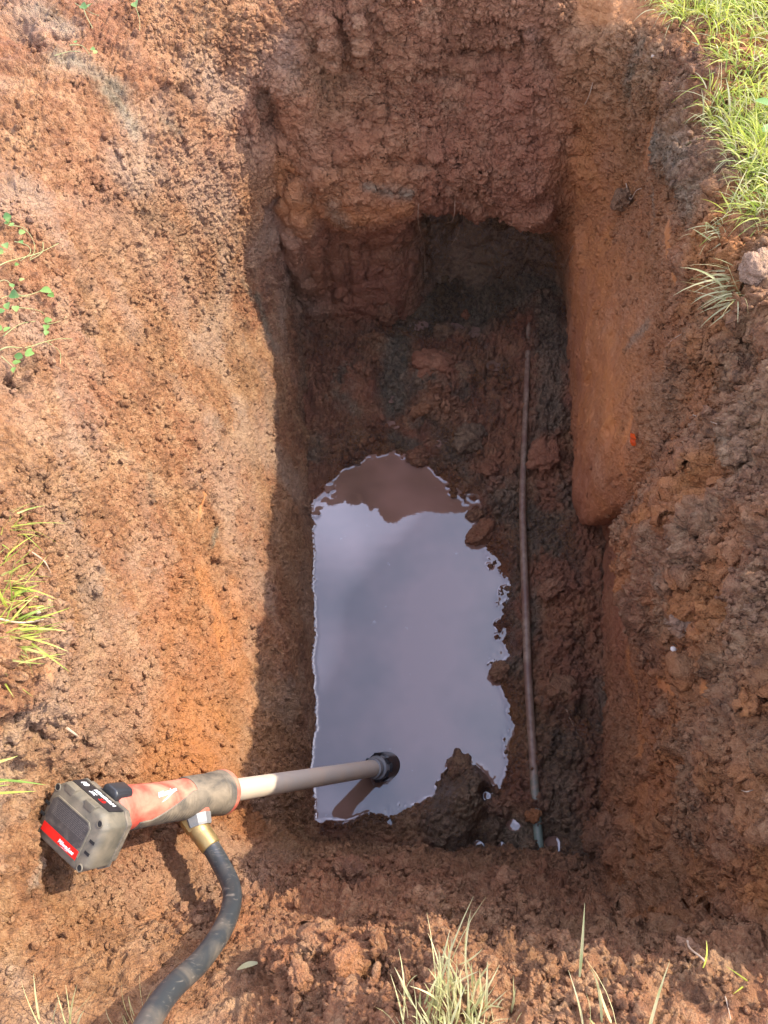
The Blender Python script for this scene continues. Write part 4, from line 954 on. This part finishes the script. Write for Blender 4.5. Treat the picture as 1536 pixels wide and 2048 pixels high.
tuft(1505, 585, 70, .11, (-.85, .0, 0), .34, 'dry drooping tuft hanging over the right rim below the turf', STRAW, .0019, .9, G_, .02, .01, .35)
tuft(1450, 470, 40, .06, (-.6, -.2, 0), .4, 'small matted straw tuft at the lower tip of the right turf', STRAW, .0014, .9, G_, .02, .01, .4)
# turf on the right bank, and thin turf beyond the frame on the other sides
edge = np.array([on_z(x, y, 0)[:2] for x, y in [(1130,-240),(1215,-40),(1290,30),(1370,90),(1400,160),(1420,240),(1455,310),(1465,400),(1450,460),(1500,490),(1560,520),(1640,620)]])
edge = edge[np.argsort(edge[:, 1])]
def turf(n, xr, yr, fn, hmin, hmax, name, label, wid=.0013, lean=(-.1, -.1, 0), mat=GRASS):
    ok = np.where((GP[:, 0] > xr[0]) & (GP[:, 0] < xr[1]) & (GP[:, 1] > yr[0]) & (GP[:, 1] < yr[1]) & (GP[:, 2] > -.09) & (np.repeat(lv, NU) > 1.2))[0]
    ok = ok[fn(GP[ok])]
    # even out by area: choose random spots then the nearest vertex cell
    c_ = np.floor(GP[ok][:, :2] / .006).astype(int); _, ui = np.unique(c_[:, 0] * 100000 + c_[:, 1], return_index=True); ok = ok[ui]
    dens = np.clip(fbm(GP[ok], 9, 2, 700) * 2 + .75, .02, 1.3); s_ = RNG.choice(ok, n, p=dens / dens.sum())
    cl_ = np.stack([vnoise(GP[s_] * 12 + 3, 5), vnoise(GP[s_] * 12 + 9, 6), 0 * s_], 1)
    D = np.array([0, 0, .75])[None] + np.array(lean)[None] + .55 * cl_ + RNG.normal(size=(n, 3)) * .45
    b = GP[s_] + RNG.normal(size=(n, 3)) * .003; b[:, 2] -= .003
    o = blades(name, b, D, RNG.uniform(hmin, hmax, n), wid * (.5 + 1.4 * RNG.random(n) ** 2), mat, .9)
    return tag(o, label, 'grass', kind='stuff')
turf(8500, (.3, 1.3), (.85, 2.6), lambda P: P[:, 0] > np.interp(P[:, 1], edge[:, 1], edge[:, 0]) + .012 * fbm(P, 30, 2, 705), .03, .085, 'grass', 'bright yellow green turf on the rim above the right wall', .0013, (-.35, -.15, 0))
turf(2600, (.3, 1.3), (.85, 2.6), lambda P: P[:, 0] > np.interp(P[:, 1], edge[:, 1], edge[:, 0]) - .015, .03, .09, 'dry_grass', 'dry straw blades mixed into the turf above the right wall', .0012, (-.45, -.1, 0), STRAW)
turf(3500, (-1.9, -.70), (-.4, 2.4), lambda P: P[:, 0] < -.66 - .05 * np.sin(P[:, 1] * 7) - .22 * np.clip(P[:, 1], 0, 1), .03, .09, 'grass', 'turf beyond the left rim of the pit')

def stem(name, pts, r, mat, parent=None, off=None):
    mb_ = MB(); tube_path(mb_, spline(pts, 6), [r * (1 - .5 * k / (len(pts) * 6)) for k in range((len(pts) - 1) * 6 + 1)], 6)
    return mb_.build(name, mat, parent)
def leaf(parent, p, dirv_, size, seed, inv_, broad=.62, name='leaf'):
    d_ = Vector(dirv_).normalized(); up_ = Vector((random.uniform(-.4, .4), random.uniform(-.5, .2), 1)).normalized(); s_ = d_.cross(up_).normalized(); n_ = s_.cross(d_)
    V = []; Fc = []; m_ = 9
    for k in range(m_ + 1):
        f = k / m_; w_ = size * broad * math.sin(math.pi * min(1, f ** .8)) ** .75 * .5 + .0002
        q = Vector(p) + d_ * size * f - n_ * size * .18 * f * f
        V += [q - s_ * w_ + n_ * w_ * .35, q, q + s_ * w_ + n_ * w_ * .35]
    for k in range(m_):
        for j in (0, 1): a = k * 3 + j; Fc.append([a, a + 1, a + 4, a + 3])
    me_ = fast_mesh(name, np.array([tuple(inv_ @ q) for q in V]), np.array(Fc)); t_ = random.random(); set_attr(me_, 'tone', np.tile([t_, t_, t_, 1.], (len(V), 1)))
    return link(name, me_, LEAF, parent)
VINE = leafmat('vine_stem', ((.30, .32, .13), (.42, .38, .18), (.36, .2, .1)), .15)
def weed(label, path, leaves, h=.012, r=.0011, side=(), group='creeping weeds with round leaves'):
    P_ = [hit(x, y, 9)[0] + np.array([.3, 0, .9]) * (h * (1 + .6 * math.sin(i * 2.1))) if x >= 0 else on_z(x, y, .01) for i, (x, y) in enumerate(path)]
    rt = empty('creeping_weed', P_[0], label, 'weed', group); iv = Matrix.Translation(-Vector(P_[0]))
    def rel(pts): return [np.array(q) - P_[0] for q in pts]
    stem('stem', rel(P_), r, VINE, rt)
    for sp in side:
        Q_ = [hit(max(x, 2), y, 9)[0] + np.array([.3, 0, .9]) * h * .8 for x, y in sp]; stem('stem', rel(Q_), r * .7, VINE, rt)
    for i, (x, y, sz, dx, dy) in enumerate(leaves):
        q = hit(max(x, 2), y, 9)[0] + np.array([.4, 0, .9]) * (h + .006); leaf(rt, q, (dx, dy, .15), sz * .8, i, iv, .8)
weed('creeping weed with curling runners and small leaves, upper left edge', [(-40,560),(5,545),(45,520),(78,515),(118,500)],
     [(8,445,.020,.9,-.2),(18,450,.018,.2,-1),(35,480,.016,1,.1),(20,470,.013,.3,1),(8,520,.022,-.6,.3),(40,495,.013,.5,-.6),(28,545,.010,1,0),(5,500,.02,.5,-.7),(14,462,.012,-.7,.4)],
     side=[[(15,455),(45,462),(62,480),(70,505),(60,525)],[(30,490),(55,500),(60,515),(40,530)],[(86,492),(84,512),(60,528)]])
weed('creeping weed with one large pale folded leaf, middle of the left edge', [(-40,590),(10,575),(35,590),(55,598),(80,595)],
     [(80,593,.028,1,-.3),(96,600,.018,.8,-.7),(20,600,.026,.7,-.5),(12,618,.020,.3,-1),(30,625,.018,.4,-.9),(25,590,.014,-.4,.7),(8,635,.016,-.5,-.5),(38,575,.012,.8,.4)],
     side=[[(35,622),(60,624),(80,628),(90,634)],[(5,605),(25,598),(60,600)]])
weed('long pale runner ending in a cluster of round green leaves, left edge', [(-40,735),(8,712),(50,700),(90,692),(120,690),(145,682)],
     [(88,655,.018,1,.2),(92,662,.018,.1,-1),(94,675,.014,0,-1),(5,672,.018,-.8,.1),(8,676,.016,.6,.7),(50,722,.020,1,.1),(45,728,.019,-.7,.1),(40,735,.022,-.6,-.4),(30,748,.014,0,-1),(56,718,.012,.2,.9)],
     side=[[(10,680),(40,655),(75,650)],[(95,655),(115,650),(135,640)],[(95,692),(120,710),(122,735)],[(5,720),(22,738),(30,750)]])
weed('little broad leaved seedling at the top left edge of the dug bank', [(268,-20),(270,5),(272,25)], [(268,18,.030,.2,-.9),(262,12,.026,-.8,.1),(278,8,.026,.7,.5),(275,-5,.024,-.2,1)], side=[[(272,25),(276,45),(279,70)]])
weed('small seedling right of the broad leaved one at the top edge', [(330,-20),(332,5)], [(330,8,.020,.5,-.7),(336,4,.018,-.5,.5)])
weed('tiny green sprig beside the grey clay patch near the top left', [(140,100),(165,108),(182,118)], [(180,112,.016,.8,-.5),(186,120,.014,.6,.7),(150,100,.012,-.4,.8)], side=[[(110,118),(140,112),(165,112)]])
weed('pale green seedling with two blades below the top left corner', [(165,20),(170,45),(185,60)], [(160,28,.026,.7,-.6),(175,30,.022,.3,.9)], side=[[(150,15),(175,30),(198,40)]])
weed('broad green leaves at the right edge of the upper right turf', [(1540,250),(1515,265),(1500,268)], [(1495,258,.034,-.7,.4),(1480,310,.034,.9,.2),(1505,320,.036,.9,.3),(1520,235,.03,.6,.6)], h=.05)
weed('small rounded green leaves below the dry tuft at the right edge', [(1540,640),(1525,628)], [(1518,630,.022,.7,-.2),(1530,622,.020,.2,.9),(1524,640,.016,-.5,-.7)], h=.03)

# roots
ROOT = dusty('root_fibre', (.36, .24, .15), (.55, .43, .30), (.4, .6), .7, .8, 40)
for lab, pts, r, lift in [
 ('long fine root hanging straight down the left edge of the dark hollow', [(836,408),(838,440),(841,490),(846,545)], .0009, .02),
 ('short fine root hanging at the top left of the dark hollow', [(852,410),(854,450),(851,470)], .0007, .02),
 ('thin root slanting left from the overhang above the dark hollow', [(905,400),(894,425),(884,440)], .0009, .03),
 ('forked thin root dangling from the middle of the overhang', [(928,410),(930,450),(927,482)], .0009, .03),
 ('thin kinked root hanging left of the forked one', [(922,440),(912,465),(900,485)], .0007, .03),
 ('curved pale root arching off the right wall beside the dark hollow', [(1147,490),(1130,530),(1116,575)], .0010, .012),
 ('straight pale root on the right wall below the turf', [(1186,165),(1180,190),(1170,210)], .0010, .01),
 ('curly white rootlet poking from the hollow high in the right wall', [(1255,365),(1262,390),(1275,385),(1286,378)], .0011, .012),
 ('squiggly tan root on the right bank below the turf', [(1330,705),(1340,690),(1350,680),(1365,668)], .0010, .008),
 ('wavy root strand on the crumbly right bank, above the deepest hollow', [(1385,830),(1410,838),(1435,850)], .0009, .008),
 ('pale root squiggle near the right edge of the shaded near bank', [(1455,1568),(1475,1580),(1500,1572),(1515,1555),(1505,1540)], .0010, .008),
 ('thin white straw lying on the mud right of the pipe', [(1132,1418),(1142,1440),(1156,1468)], .0011, .004),
 ('small dry root arch on the mud heap behind the puddle', [(930,840),(942,822),(953,818),(955,835)], .0009, .005),
 ('thin curved root lying low on the right bank above the orange scrapes', [(1330,1095),(1350,1090),(1380,1088)], .0009, .006),
 ('dry stalk lying on the shaded right bank above the sunlit edge', [(1392,1790),(1405,1783),(1416,1775)], .0014, .006),
 ('bent green stalk leaning over the sunlit near right edge', [(1372,1878),(1395,1900),(1410,1925),(1412,1955)], .0014, .012),
 ('tan rootlets drooping over the near right edge in sunlight', [(1450,1990),(1456,2005),(1460,2030)], .0009, .008),
 ('short pale stick lying on the sunlit left bank above the pump', [(135,1450),(148,1458),(156,1470)], .0022, .006),
 ('thin straw lying on the sunlit left slope beside the round leaves', [(60,1100),(85,1115),(100,1145)], .0013, .006),
 ('long pale stalk pointing right from the green tuft at the left edge', [(0,1236),(50,1236),(106,1235)], .0016, .012)]:
    P_ = [hit(x, y, 6) for x, y in pts]; P_ = [p + n * lift * (.4 + .6 * math.sin(math.pi * i / (len(P_) - 1))) + np.array([0, -.004, .002]) for i, (p, n) in enumerate(P_)]
    o = stem('root' if 'root' in lab else 'stalk', [p - P_[0] for p in P_], r, ROOT); o.location = Vector(P_[0]); tag(o, lab, 'root' if 'root' in lab else 'stalk')

# orange scrap
p, n = hit(1276, 873); mb = MB()
tv_ = Vector((.45, .1, -.85)).normalized(); nn_ = Vector(n); tv_ = (tv_ - nn_ * tv_.dot(nn_)).normalized(); sv_ = nn_.cross(tv_)
V = []; Fc = []
prof_ = [(-.026, .005), (-.013, .010), (0, .008), (.013, .0095), (.026, .004)]
for k, (a, w_) in enumerate(prof_):
    for t_, off_ in ((-1, .002), (-.2, .007 + .002 * (k % 2)), (.5, .004), (1, .001)):
        for th_ in (0, .0008): V.append(tv_ * a + sv_ * (w_ * t_ + .002 * math.sin(k * 2)) + nn_ * (off_ + th_ + .010))
nq = 8
for k in range(4):
    for j in range(3):
        for th_ in (0, 1):
            a = k * nq + j * 2 + th_; Fc.append([a, a + 2, a + nq + 2, a + nq])
    a = k * nq; Fc.append([a, a + 1, a + nq + 1, a + nq]); Fc.append([a + 6, a + 7, a + nq + 7, a + nq + 6])
mb.add(V, Fc); o = mb.build('plastic_scrap', simple_mat('orange_plastic', (.75, .10, .012), .35), None, False); o.location = Vector(p)
tag(o, 'small crumpled bright orange scrap stuck in the right wall', 'scrap')
# dry leaf on the near bank
p, n = hit(498, 1938)
me_ = None; V = []; m_ = 10; d_ = Vector((1, .25, .1)).normalized(); s_ = d_.cross(Vector(n)).normalized()
for k in range(m_ + 1):
    f = k / m_; w_ = .0042 * math.sin(math.pi * f) ** .7 + .0001; q = d_ * (.034 * (f - .5)) + Vector(n) * (.006 + .003 * math.sin(3 * f)); V += [q - s_ * w_ + Vector(n) * w_ * .4, q, q + s_ * w_ + Vector(n) * w_ * .4]
Fc = []
for k in range(m_):
    for j in (0, 1): a = k * 3 + j; Fc.append([a, a + 1, a + 4, a + 3])
me_ = fast_mesh('dry_leaf', np.array([tuple(q) for q in V]), np.array(Fc)); set_attr(me_, 'tone', np.tile([.5, .5, .5, 1.], (len(V), 1)))
o = link('dry_leaf', me_, STRAW); o.location = Vector(p); tag(o, 'narrow dry yellowish leaf lying on sunlit soil right of the hose', 'leaf')
